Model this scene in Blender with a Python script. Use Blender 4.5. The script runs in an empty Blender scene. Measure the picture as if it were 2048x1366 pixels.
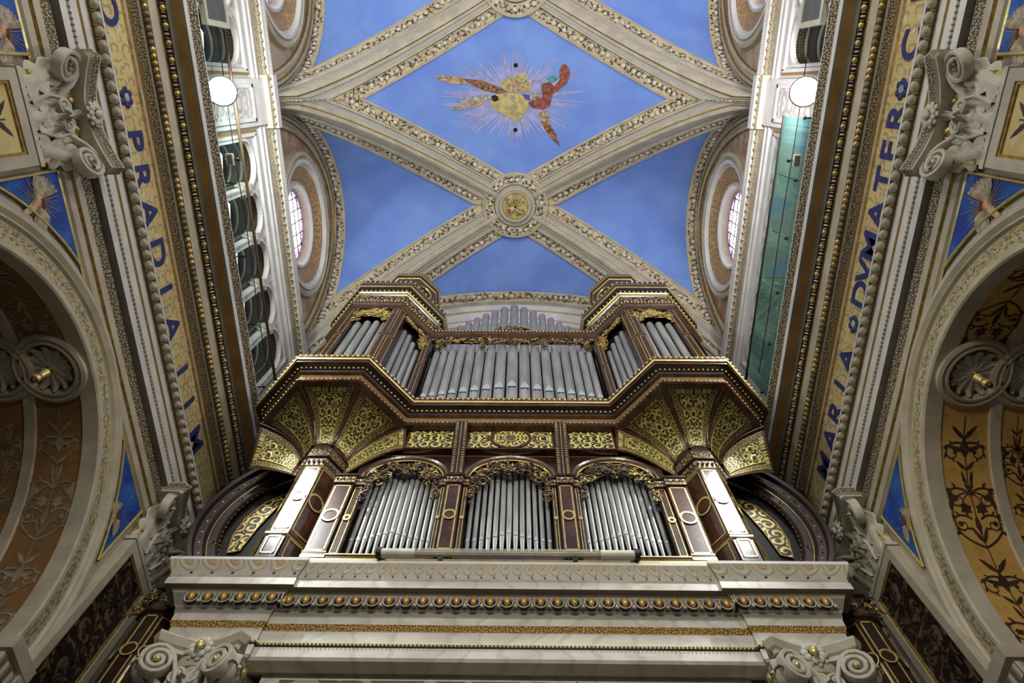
import bpy, math, random
from math import sin, cos, pi, sqrt, atan2, radians
from mathutils import Vector, Matrix
random.seed(7)
SC = bpy.context.scene
COL = SC.collection

# ---------------------------------------------------------------- camera
# The eye is at z = 0 of the model; the church floor lies 1.6 m below it.
F_PX = 1300.0
cam_d = bpy.data.cameras.new('camera'); cam = bpy.data.objects.new('camera', cam_d); COL.objects.link(cam)
cam_d.sensor_width = 36.0; cam_d.lens = F_PX/2048*36.0; cam_d.clip_end = 200; cam_d.clip_start = 0.05
th, yaw, roll = radians(68.614), radians(-1.5916), radians(1.7666)
r_ = Vector((cos(yaw), -sin(yaw), 0)); h_ = Vector((sin(yaw), cos(yaw), 0))
fw = h_*cos(th)+Vector((0, 0, sin(th))); up = -h_*sin(th)+Vector((0, 0, cos(th)))
rr = r_*cos(roll)+up*sin(roll); uu = -r_*sin(roll)+up*cos(roll)
cam.matrix_world = Matrix(((rr.x, uu.x, -fw.x, 0.116), (rr.y, uu.y, -fw.y, 0), (rr.z, uu.z, -fw.z, 0), (0, 0, 0, 1)))
SC.camera = cam

# ---------------------------------------------------------------- world, light, exposure
SC.view_settings.view_transform = 'Standard'; SC.view_settings.look = 'None'
SC.view_settings.gamma = 1.0; SC.view_settings.use_curve_mapping = False
SC.view_settings.exposure = 0.0
w = bpy.data.worlds.new('world'); SC.world = w; w.use_nodes = True
w.node_tree.nodes['Background'].inputs[0].default_value = (0.95, 0.97, 1.0, 1)
w.node_tree.nodes['Background'].inputs[1].default_value = 0.22

def lamp(name, kind, loc, power, color=(1, 1, 1), size=0.3, aim=None, spot=None, blend=0.6, size_y=None):
    d = bpy.data.lights.new(name, kind); d.energy = power; d.color = color
    if name == 'organ_glare_fill': d.spread = radians(56)
    if kind == 'AREA':
        d.size = size
        if size_y: d.shape = 'RECTANGLE'; d.size_y = size_y
    else: d.shadow_soft_size = size
    if kind == 'SPOT': d.spot_size = radians(spot or 120); d.spot_blend = blend
    o = bpy.data.objects.new(name, d); COL.objects.link(o); o.location = loc
    if aim is not None:
        o.rotation_euler = (Vector(aim)-Vector(loc)).to_track_quat('-Z', 'Y').to_euler()
    return o
# floodlights standing on the cornice, one over each pier
for sx in (-1, 1):
    lamp('floodlight_beam', 'SPOT', (sx*4.32, 0.1, 10.62), 820, (0.93, 1.0, 0.97) if sx < 0 else (1.0, 0.96, 1.0), 0.12, (-sx*3.2, 3.2, 17.5), 170, 0.5)
    lamp('floodlight_spill', 'POINT', (sx*4.3, 0.1, 10.5), 90, (0.93, 1.0, 0.97) if sx < 0 else (1.0, 0.97, 1.0), 0.1)
    lamp('floodlight_beam', 'SPOT', (sx*4.3, -5.6, 10.6), 850, (1.0, 0.98, 0.96), 0.3, (-sx*1.5, -3.0, 18), 160, 0.5)
# added fill lights behind the viewer, without fixtures
for sx in (-1, 1):
    lamp('nave_fill', 'POINT', (sx*2.2, -6.0, 8.0), 420, (1.0, 0.94, 0.82), 0.4)
    lamp('organ_fill_spot', 'SPOT', (sx*1.6, -7.0, 9.0), 1450, (1.0, 0.97, 0.90), 0.3, (sx*1.0, 5.3, 6.6), 44, 0.8)  # added spot fill that brightens the marble and organ front
    lamp('chapel_fill_spot', 'SPOT', (-sx*3.0, -6.5, 4.5), 1500 if sx > 0 else 800, (1.0, 0.90, 0.72), 0.3, (sx*5.9, 5.0, 6.0), 26, 1.0)  # added spot fill that brightens the chapel arch haunches
    # added light hidden above the cornice, puts the glare on the organ columns
    lamp('organ_glare_fill', 'AREA', (sx*4.47, 2.75, 10.30), 85, (0.96, 1.0, 0.98), 0.12, (sx*2.7, 5.3, 7.2), size_y=1.5)

# ---------------------------------------------------------------- materials
MATS = {}
def srgb(r, g, b):
    f = lambda c: (c/255/12.92) if c/255 <= 0.04045 else ((c/255+0.055)/1.055)**2.4
    return (f(r), f(g), f(b), 1)
class NT:
    def __init__(s, name, rough=0.6, metal=0.0, spec=0.4):
        m = bpy.data.materials.new(name); m.use_nodes = True; s.m = m; s.t = m.node_tree; s.b = s.t.nodes['Principled BSDF']
        s.b.inputs['Roughness'].default_value = rough; s.b.inputs['Metallic'].default_value = metal
        s.b.inputs['Specular IOR Level'].default_value = spec
        MATS[name] = m
    def n(s, ty, **k):
        nd = s.t.nodes.new(ty)
        for a, v in k.items(): setattr(nd, a, v)
        return nd
    def l(s, a, b): s.t.links.new(a, b)
    def setv(s, sock, v):
        if hasattr(v, 'is_output') or isinstance(v, bpy.types.NodeSocket): s.l(v, sock)
        else: sock.default_value = v
    def math(s, op, a, b=0.0, c=None):
        nd = s.n('ShaderNodeMath', operation=op); s.setv(nd.inputs[0], a); s.setv(nd.inputs[1], b)
        if c is not None: s.setv(nd.inputs[2], c)
        return nd.outputs[0]
    def ramp(s, v, lo, hi):
        nd = s.n('ShaderNodeMapRange'); nd.interpolation_type = 'SMOOTHSTEP'; s.setv(nd.inputs[0], v); nd.inputs[1].default_value = lo; nd.inputs[2].default_value = hi
        return nd.outputs[0]
    def mix(s, f, a, b):
        nd = s.n('ShaderNodeMix', data_type='RGBA'); s.setv(nd.inputs[0], f); s.setv(nd.inputs[6], a); s.setv(nd.inputs[7], b)
        return nd.outputs[2]
    def obj(s, scale=(1, 1, 1)):
        tc = s.n('ShaderNodeTexCoord'); mp = s.n('ShaderNodeMapping'); s.l(tc.outputs['Object'], mp.inputs[0]); mp.inputs['Scale'].default_value = scale
        return mp.outputs[0]
    def uv(s):
        tc = s.n('ShaderNodeTexCoord'); sp = s.n('ShaderNodeSeparateXYZ'); s.l(tc.outputs['UV'], sp.inputs[0]); return sp.outputs[0], sp.outputs[1]
    def noise(s, vec, scale, detail=3, rough=0.55):
        nd = s.n('ShaderNodeTexNoise'); s.l(vec, nd.inputs['Vector']); nd.inputs['Scale'].default_value = scale; nd.inputs['Detail'].default_value = detail; nd.inputs['Roughness'].default_value = rough
        return nd.outputs['Fac']
    def comb(s, x, y, z=0.0):
        nd = s.n('ShaderNodeCombineXYZ'); s.setv(nd.inputs[0], x); s.setv(nd.inputs[1], y); s.setv(nd.inputs[2], z); return nd.outputs[0]
    def vor(s, vec, scale=1.0, rnd=0.6, dim='2D'):
        nd = s.n('ShaderNodeTexVoronoi', voronoi_dimensions=dim); s.l(vec, nd.inputs['Vector']); nd.inputs['Scale'].default_value = scale; nd.inputs['Randomness'].default_value = rnd
        return nd
    def col(s, c): s.setv(s.b.inputs['Base Color'], c)
    def bump(s, h, st=0.3, dist=0.02):
        nd = s.n('ShaderNodeBump'); nd.inputs['Strength'].default_value = st; nd.inputs['Distance'].default_value = dist; s.l(h, nd.inputs['Height']); s.l(nd.outputs[0], s.b.inputs['Normal'])

def scroll(t, u, v, k, thick=0.15, swirl=15.0, rnd=0.45):
    """mirrored arabesque of spirals and flowers; returns fac (1 = ornament line), flower"""
    vm = t.math('ABSOLUTE', t.math('SUBTRACT', v, 0.5))
    p = t.comb(t.math('MULTIPLY', u, k), t.math('ADD', t.math('MULTIPLY', vm, k), 0.0))
    vo = t.vor(p, 1.0, rnd)
    d = t.n('ShaderNodeVectorMath', operation='SUBTRACT'); t.l(p, d.inputs[0]); t.l(vo.outputs['Position'], d.inputs[1])
    sp = t.n('ShaderNodeSeparateXYZ'); t.l(d.outputs[0], sp.inputs[0])
    an = t.math('ARCTAN2', sp.outputs[1], sp.outputs[0])
    cs = t.n('ShaderNodeSeparateColor'); t.l(vo.outputs['Color'], cs.inputs[0])
    sg = t.math('SIGN', t.math('SUBTRACT', cs.outputs[0], 0.5))
    dist = vo.outputs['Distance']
    nz = t.noise(p, 3.2, 2)
    ph = t.math('ADD', t.math('ADD', t.math('MULTIPLY', an, sg), t.math('MULTIPLY', dist, swirl)), t.math('MULTIPLY', nz, 3.0))
    sw = t.math('SINE', ph)
    line = t.ramp(sw, thick-0.15, thick+0.2)
    fl = t.math('ADD', 0.14, t.math('MULTIPLY', t.math('COSINE', t.math('MULTIPLY', an, 5.0)), 0.045))
    flower = t.ramp(t.math('SUBTRACT', fl, dist), -0.01, 0.02)
    return line, flower

def plain(name, c, rough=0.6, metal=0.0, var=0.12, scale=3.0, spec=0.4, bump=0.0):
    t = NT(name, rough, metal, spec); o = t.obj(); n = t.noise(o, scale, 4)
    dk = tuple(x*(1-var*1.6) for x in c[:3])+(1,); lt = tuple(min(1, x*(1+var)) for x in c[:3])+(1,)
    t.col(t.mix(t.ramp(n, 0.3, 0.7), dk, lt))
    if bump: t.bump(t.noise(o, scale*9, 4), bump, 0.01)
    return t.m
STUC = srgb(180, 171, 152)
plain('stucco', STUC, 0.55, var=0.10, bump=0.15)
plain('stucco_dim', srgb(150, 142, 124), 0.6, var=0.12, bump=0.15)
plain('plaster_white', srgb(205, 203, 200), 0.5, var=0.06)
plain('carved_white', srgb(190, 184, 168), 0.5, var=0.10, scale=8, bump=0.2)
plain('gold', srgb(188, 164, 106), 0.36, 0.7, var=0.2, scale=10)
plain('gilt_trim', srgb(206, 188, 118), 0.32, 0.55, var=0.12, scale=10)
plain('dull_gold', srgb(160, 130, 70), 0.5, 0.4, var=0.25, scale=14)
plain('black_hole', srgb(8, 8, 8), 0.9)
plain('black_plastic', srgb(22, 22, 22), 0.5)
plain('grey_metal', srgb(120, 120, 115), 0.4, 0.6)
plain('cream_enamel', srgb(205, 203, 185), 0.4)
plain('dark_stripe', srgb(28, 25, 22), 0.6)
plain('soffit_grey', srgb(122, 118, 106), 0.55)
plain('red_cloth', srgb(140, 78, 66), 0.8, var=0.35, scale=9)
plain('teal_cloth', srgb(70, 140, 135), 0.8, var=0.3, scale=9)
plain('skin_paint', srgb(200, 150, 115), 0.8, var=0.2, scale=9)
plain('wing_brown', srgb(135, 95, 70), 0.8, var=0.45, scale=11)
plain('wing_pale', srgb(175, 150, 118), 0.8, var=0.35, scale=12)
plain('wing_grey', srgb(160, 160, 155), 0.8, var=0.3, scale=14)
plain('shield_ochre', srgb(184, 168, 110), 0.7, var=0.22, scale=7)
plain('hair_brown', srgb(90, 55, 38), 0.8, var=0.3, scale=12)
plain('blue_paint', srgb(60, 70, 150), 0.7, var=0.2)
plain('letter_blue', srgb(44, 50, 108), 0.6, var=0.2, scale=8)
plain('ray_lilac', srgb(156, 158, 200), 0.8, var=0.12, scale=5)
plain('pink_paint', srgb(190, 130, 110), 0.8, var=0.3, scale=9)
plain('mahogany', srgb(68, 40, 25), 0.22, var=0.3, scale=5, spec=0.6)
plain('dark_walnut', srgb(42, 22, 14), 0.28, var=0.3, scale=5, spec=0.5)
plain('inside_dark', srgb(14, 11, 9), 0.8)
plain('pipe_dim', srgb(150, 150, 158), 0.5, 0.3, var=0.05)
plain('dark_relief', srgb(66, 54, 44), 0.45, var=0.5, scale=9, bump=0.4)
plain('garland_dark', srgb(92, 78, 66), 0.35, 0.4, var=0.5, scale=16)
def mk_pipe():
    t = NT('pipe_tin', 0.36, 0.45); o = t.obj((1, 1, .15)); n = t.noise(o, 9, 4)
    t.col(t.mix(t.ramp(n, .3, .7), srgb(146, 146, 142), srgb(176, 176, 172))); t.setv(t.b.inputs['Roughness'], t.math('ADD', t.math('MULTIPLY', n, .2), .24))
mk_pipe()
def mk_marble():
    t = NT('marble', 0.35, 0.0, 0.5); o = t.obj((1, 1, 1.6)); n = t.noise(o, 1.6, 6, .65)
    wv = t.n('ShaderNodeTexWave'); t.l(o, wv.inputs['Vector']); wv.inputs['Scale'].default_value = 0.8; wv.inputs['Distortion'].default_value = 14; wv.inputs['Detail'].default_value = 4
    vein = t.ramp(wv.outputs['Fac'], .0, .16)
    base = t.mix(t.ramp(n, .35, .7), srgb(176, 170, 156), srgb(204, 198, 186))
    t.col(t.mix(t.math('MULTIPLY', t.math('SUBTRACT', 1.0, vein), .35), base, srgb(140, 134, 122)))
mk_marble()
def mk_blue():
    t = NT('sky_blue_plaster', 0.8); o = t.obj(); n = t.noise(o, 0.9, 5)
    n2 = t.noise(o, 9, 3)
    c = t.mix(t.ramp(n, .3, .7), srgb(106, 136, 212), srgb(120, 154, 220))
    c = t.mix(t.math('MULTIPLY', t.ramp(n2, .6, .75), .25), c, srgb(98, 116, 196))
    vo = t.vor(o, 1.3, 1.0, '3D'); st = t.ramp(vo.outputs['Distance'], .035, .02)
    t.col(t.mix(t.math('MULTIPLY', st, .9), c, srgb(190, 175, 120)))
mk_blue()
def mk_spandrel():
    t = NT('spandrel_blue', 0.7); o = t.obj(); n = t.noise(o, 2.5, 5)
    c = t.mix(t.ramp(n, .35, .7), srgb(24, 56, 140), srgb(52, 104, 178))
    vo = t.vor(o, 7, 1.0, '3D'); st = t.ramp(vo.outputs['Distance'], .11, .06)
    t.col(t.mix(t.math('MULTIPLY', st, .8), c, srgb(200, 180, 110)))
mk_spandrel()
def mk_garland(name, bg, leaf, flow, dens=1.0):
    t = NT(name, 0.6); u, v = t.uv(); o = t.comb(u, v)
    vc = t.math('SUBTRACT', v, .5)
    nz = t.noise(t.comb(u, t.math('MULTIPLY', v, 1.0)), 5.0, 3, .6)
    wv = t.math('MULTIPLY', t.math('SINE', t.math('MULTIPLY', u, 4.2)), .07)
    off = t.math('ABSOLUTE', t.math('SUBTRACT', vc, wv))
    # leaves: stretched voronoi
    vo = t.vor(t.comb(t.math('ADD', t.math('MULTIPLY', u, 3.6), t.math('MULTIPLY', off, 5.0)), t.math('MULTIPLY', v, 6.0)), 1.0, .9)
    lf = t.ramp(vo.outputs['Distance'], .36, .26)
    msk = t.ramp(t.math('ADD', off, t.math('MULTIPLY', nz, .12)), .42, .36)
    lf = t.math('MULTIPLY', lf, msk)
    stem = t.math('MULTIPLY', t.ramp(off, .07, .04), t.ramp(nz, .48, .55))
    lf = t.math('MAXIMUM', lf, stem)
    # flowers
    vf = t.vor(t.comb(t.math('MULTIPLY', u, 2.0), t.math('ADD', t.math('MULTIPLY', v, 2.0), 0.5)), 1.0, .5)
    fr = t.ramp(t.math('ADD', vf.outputs['Distance'], t.math('MULTIPLY', nz, .14)), .36, .30)
    fr = t.math('MULTIPLY', fr, t.ramp(off, .44, .38))
    cs = t.n('ShaderNodeSeparateColor'); t.l(vf.outputs['Color'], cs.inputs[0])
    bgc = t.mix(t.ramp(nz, .35, .65), bg, tuple(x*.72 for x in bg[:3])+(1,))
    c = t.mix(lf, bgc, t.mix(t.ramp(vo.outputs['Color'], .3, .7), leaf, tuple(x*.45 for x in leaf[:3])+(1,)))
    c = t.mix(fr, c, t.mix(cs.outputs[1], flow, tuple(x*.62 for x in flow[:3])+(1,)))
    t.col(c); t.bump(t.math('ADD', lf, t.math('MULTIPLY', fr, 1.6)), .35, .02)
mk_garland('garland_band', srgb(204, 186, 140), srgb(70, 72, 56), srgb(206, 198, 194))
mk_garland('arch_garland', srgb(192, 176, 130), srgb(120, 120, 96), srgb(176, 174, 172))
def mk_scroll(name, bg, fg, k, rough=.35, metal=0.0, flower=None, thick=.15, swirl=15., fgmetal=None, tint=None, bumpst=.15):
    t = NT(name, rough, metal); u, v = t.uv(); ln, fl = scroll(t, u, v, k, thick, swirl)
    n = t.noise(t.obj(), 2.0, 4)
    b2 = t.mix(t.ramp(n, .35, .7), bg, tuple(x*.75 for x in bg[:3])+(1,))
    if tint: b2 = t.mix(t.ramp(n, .4, .6), b2, tint)
    c = t.mix(ln, b2, fg); c = t.mix(fl, c, flower or fg); t.col(c); t.bump(ln, bumpst, .01)
    return t
mk_scroll('gold_arabesque', srgb(44, 27, 16), srgb(198, 188, 108), 3.0, .3, 0.15, srgb(40, 24, 26), -.25, 15)
mk_scroll('gold_arabesque_fine', srgb(50, 30, 20), srgb(186, 172, 100), 1.6, .3, .15, srgb(48, 30, 30), .1, 15)
mk_scroll('wood_carving', srgb(52, 32, 24), srgb(150, 132, 108), 1.8, .35, .2, srgb(160, 150, 60), .25, 16, bumpst=.5)
mk_scroll('orange_fresco', srgb(150, 88, 30), srgb(168, 148, 120), 2.2, .6, 0, srgb(176, 160, 140), .62, 11, tint=srgb(120, 62, 26))
mk_scroll('ochre_fresco', srgb(196, 150, 72), srgb(60, 38, 26), 2.2, .5, .15, srgb(60, 34, 26), .62, 11, tint=srgb(178, 128, 54))
mk_scroll('brown_fresco', srgb(92, 52, 26), srgb(128, 112, 88), 2.0, .6, 0, srgb(130, 116, 96), .6, 11)
mk_scroll('window_band', srgb(196, 158, 100), srgb(150, 118, 92), 1.5, .6, 0, srgb(150, 128, 130), .3, 13)
mk_scroll('yellow_fresco', srgb(206, 186, 116), srgb(110, 96, 66), 2.2, .6, 0, srgb(160, 140, 120), .62, 12, tint=srgb(196, 168, 100))
mk_scroll('relief_white', srgb(176, 168, 160), srgb(198, 196, 196), 1.7, .6, 0, None, .2, 12, bumpst=.6)
mk_scroll('panel_scroll', srgb(92, 72, 48), srgb(150, 142, 122), 1.5, .5, 0, srgb(150, 142, 122), .5, 10, bumpst=.6)
mk_scroll('dark_scroll', srgb(40, 26, 20), srgb(104, 84, 66), 1.6, .45, 0, srgb(90, 72, 60), .45, 11, bumpst=.8)
def mk_lace(name, a, b, g, k=1.0):
    t = NT(name, .5, .1); u, v = t.uv()
    vo = t.vor(t.comb(t.math('MULTIPLY', u, 3.4*k), t.math('MULTIPLY', v, 3.4)), 1, .8)
    d = vo.outputs['Distance']; c = t.mix(t.ramp(d, .2, .45), b, a)
    cs = t.n('ShaderNodeSeparateColor'); t.l(vo.outputs['Color'], cs.inputs[0])
    c = t.mix(t.math('MULTIPLY', t.ramp(cs.outputs[0], .7, .8), t.ramp(d, .3, .15)), c, g)
    t.col(c); t.bump(t.math('SUBTRACT', 1.0, d), .6, .02)
mk_lace('lace_trim', srgb(96, 84, 66), srgb(170, 162, 146), srgb(226, 196, 110))
mk_lace('gold_lace', srgb(120, 82, 34), srgb(206, 172, 92), srgb(240, 214, 140))
def mk_teeth(name, a, b, k=1.0, duty=.0):
    t = NT(name, .5); u, v = t.uv(); s = t.math('SINE', t.math('MULTIPLY', u, 6.283*k))
    t.col(t.mix(t.ramp(s, duty-.15, duty+.15), a, b)); t.bump(s, .5, .02)
mk_teeth('fine_teeth', srgb(158, 152, 140), srgb(196, 192, 186), 1.5)
mk_teeth('rope_gold', srgb(84, 66, 40), srgb(196, 160, 84), .7)
def mk_frieze():
    t = NT('frieze_ochre', .55); u, v = t.uv(); ln, fl = scroll(t, u, v, 3.2, .6, 10)
    n = t.noise(t.obj((1, .5, 1)), 2.2, 4); n2 = t.noise(t.obj(), 7, 3)
    c = t.mix(t.ramp(n, .35, .65), srgb(202, 184, 126), srgb(190, 162, 110))
    c = t.mix(t.math('MULTIPLY', ln, .6), c, srgb(112, 118, 104)); c = t.mix(t.math('MULTIPLY', t.ramp(n2, .58, .66), .5), c, srgb(214, 212, 196))
    t.col(c)
mk_frieze()
def mk_cornleaf():
    t = NT('leaf_moulding', .5); u, v = t.uv(); uf = t.math('MULTIPLY', t.math('SUBTRACT', t.math('FRACT', t.math('MULTIPLY', u, 1.15)), .5), 1.0)
    r = t.math('SQRT', t.math('ADD', t.math('MULTIPLY', t.math('MULTIPLY', uf, uf), 2.2), t.math('MULTIPLY', t.math('SUBTRACT', v, .95), t.math('SUBTRACT', v, .95))))
    arch = t.ramp(t.math('ABSOLUTE', t.math('SUBTRACT', r, .62)), .12, .06)
    dot = t.ramp(t.math('SQRT', t.math('ADD', t.math('MULTIPLY', uf, uf), t.math('MULTIPLY', t.math('SUBTRACT', v, .12), t.math('SUBTRACT', v, .12)))), .09, .06)
    core = t.ramp(r, .36, .28)
    n = t.noise(t.obj(), 3, 3); base = t.mix(n, srgb(166, 158, 140), srgb(196, 188, 172))
    c = t.mix(t.math('MULTIPLY', arch, .28), base, srgb(150, 132, 96)); c = t.mix(t.math('MULTIPLY', core, .7), c, srgb(178, 146, 84)); c = t.mix(dot, c, srgb(40, 34, 26)); t.col(c)
    t.bump(t.math('ADD', arch, core), .4, .02)
mk_cornleaf()
def emit(name, c, st):
    t = NT(name); t.b.inputs['Emission Color'].default_value = c; t.b.inputs['Emission Strength'].default_value = st; t.col(c); return t
emit('lamp_glow', (0.95, 1, .98, 1), 60)
emit('pane_light', (0.93, 0.96, 1, 1), 1.6)
emit('daylight', (0.93, 0.96, 1, 1), 4.0)
def mk_stained():
    t = emit('stained_glass', (1, 1, 1, 1), 2.2); u, v = t.uv()
    s = t.math('FRACT', t.math('MULTIPLY', u, 1.0)); vo = t.vor(t.comb(t.math('MULTIPLY', u, 2.0), t.math('MULTIPLY', v, 2.0)), 1, .6)
    c = t.mix(t.ramp(vo.outputs['Distance'], .35, .5), srgb(150, 80, 190), srgb(235, 225, 250)); c = t.mix(t.ramp(s, .88, .92), c, srgb(230, 120, 30))
    t.l(c, t.b.inputs['Emission Color']); t.l(c, t.b.inputs['Base Color'])
mk_stained()
def mk_glass(name, c, rough, trans_mix):
    t = NT(name); nt = t.t; tr = t.n('ShaderNodeBsdfTransparent'); tr.inputs[0].default_value = c
    gl = t.n('ShaderNodeBsdfGlossy'); gl.inputs['Roughness'].default_value = rough; gl.inputs[0].default_value = (.75, .92, .88, 1)
    mx = t.n('ShaderNodeMixShader'); mx.inputs[0].default_value = trans_mix; t.l(tr.outputs[0], mx.inputs[1]); t.l(gl.outputs[0], mx.inputs[2])
    df = t.n('ShaderNodeBsdfDiffuse'); df.inputs[0].default_value = (.30, .52, .46, 1); m2 = t.n('ShaderNodeMixShader'); m2.inputs[0].default_value = trans_mix; t.l(mx.outputs[0], m2.inputs[1]); t.l(df.outputs[0], m2.inputs[2])
    t.l(m2.outputs[0], nt.nodes['Material Output'].inputs['Surface'])
mk_glass('green_glass', srgb(176, 214, 204), .06, .22)
mk_glass('clear_glass', srgb(246, 250, 248), .03, .012)

def mk_dots():
    t = NT('dark_dots', .6); u, v = t.uv(); vo = t.vor(t.comb(t.math('MULTIPLY', u, 3), t.math('MULTIPLY', v, 3)), 1, .3)
    t.col(t.mix(t.ramp(vo.outputs['Distance'], .3, .2), srgb(44, 36, 28), srgb(110, 94, 54)))

mk_dots()
plain('pinkish', srgb(190,168,150), .6)
def mk_lun():
    t = NT('lunette_ground', .7); n = t.noise(t.obj(), 1.6, 5); n2 = t.noise(t.obj(), 6, 4)
    c = t.mix(t.ramp(n, .4, .6), srgb(150, 120, 92), srgb(176, 160, 140)); c = t.mix(t.math('MULTIPLY', t.ramp(n2, .58, .7), .6), c, srgb(206, 198, 188)); t.col(c)
mk_lun()

plain('ochre_stripe', srgb(142, 108, 58), .6, var=.15)
plain('rope_leaf', srgb(130, 112, 84), .5, .1, var=.3, scale=12)
mk_teeth('leaf_row', srgb(120, 108, 88), srgb(180, 172, 154), 1.0, -.4)

plain('heater_core', srgb(150, 146, 128), .4)
plain('wheel_wood', srgb(40, 22, 16), .5, spec=.25)
plain('petal_pale', srgb(208, 198, 190), .7, var=.12, scale=20)
plain('petal_pink', srgb(190, 165, 158), .7, var=.15, scale=20)
plain('leaf_dark', srgb(66, 66, 54), .7, var=.3, scale=20)
plain('leaf_olive', srgb(116, 112, 74), .7, var=.3, scale=20)
plain('garland_ground', srgb(196, 181, 142), .7, var=.12, scale=5)
plain('niche_brown', srgb(52, 42, 34), .6)
def mk_fresco(name, a, b, c3):
    t = NT(name, .55); n = t.noise(t.obj(), 1.3, 5); n2 = t.noise(t.obj(), 7, 4)
    c = t.mix(t.ramp(n, .38, .64), a, b); t.col(t.mix(t.math('MULTIPLY', t.ramp(n2, .52, .66), .5), c, c3))
mk_fresco('fresco_orange', srgb(128, 98, 64), srgb(142, 104, 60), srgb(108, 88, 64))
mk_fresco('fresco_gold', srgb(186, 148, 84), srgb(200, 158, 88), srgb(160, 120, 62))
mk_fresco('fresco_yellow', srgb(206, 188, 126), srgb(196, 172, 110), srgb(212, 204, 170))
mk_fresco('fresco_brown', srgb(92, 62, 38), srgb(108, 74, 44), srgb(84, 60, 40))
plain('vine_grey', srgb(148, 136, 118), .6, var=.2, scale=6)
plain('vine_dark', srgb(66, 50, 38), .5, var=.25, scale=6)
plain('egg_ochre', srgb(186, 150, 78), .35, .3, var=.2, scale=14)
plain('carved_dim', srgb(150, 142, 122), .55, var=.15, scale=8)
plain('dark_mahogany', srgb(42, 22, 14), .3, var=.3, scale=5, spec=.5)
plain('rail_brown', srgb(70, 52, 38), .4)

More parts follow.
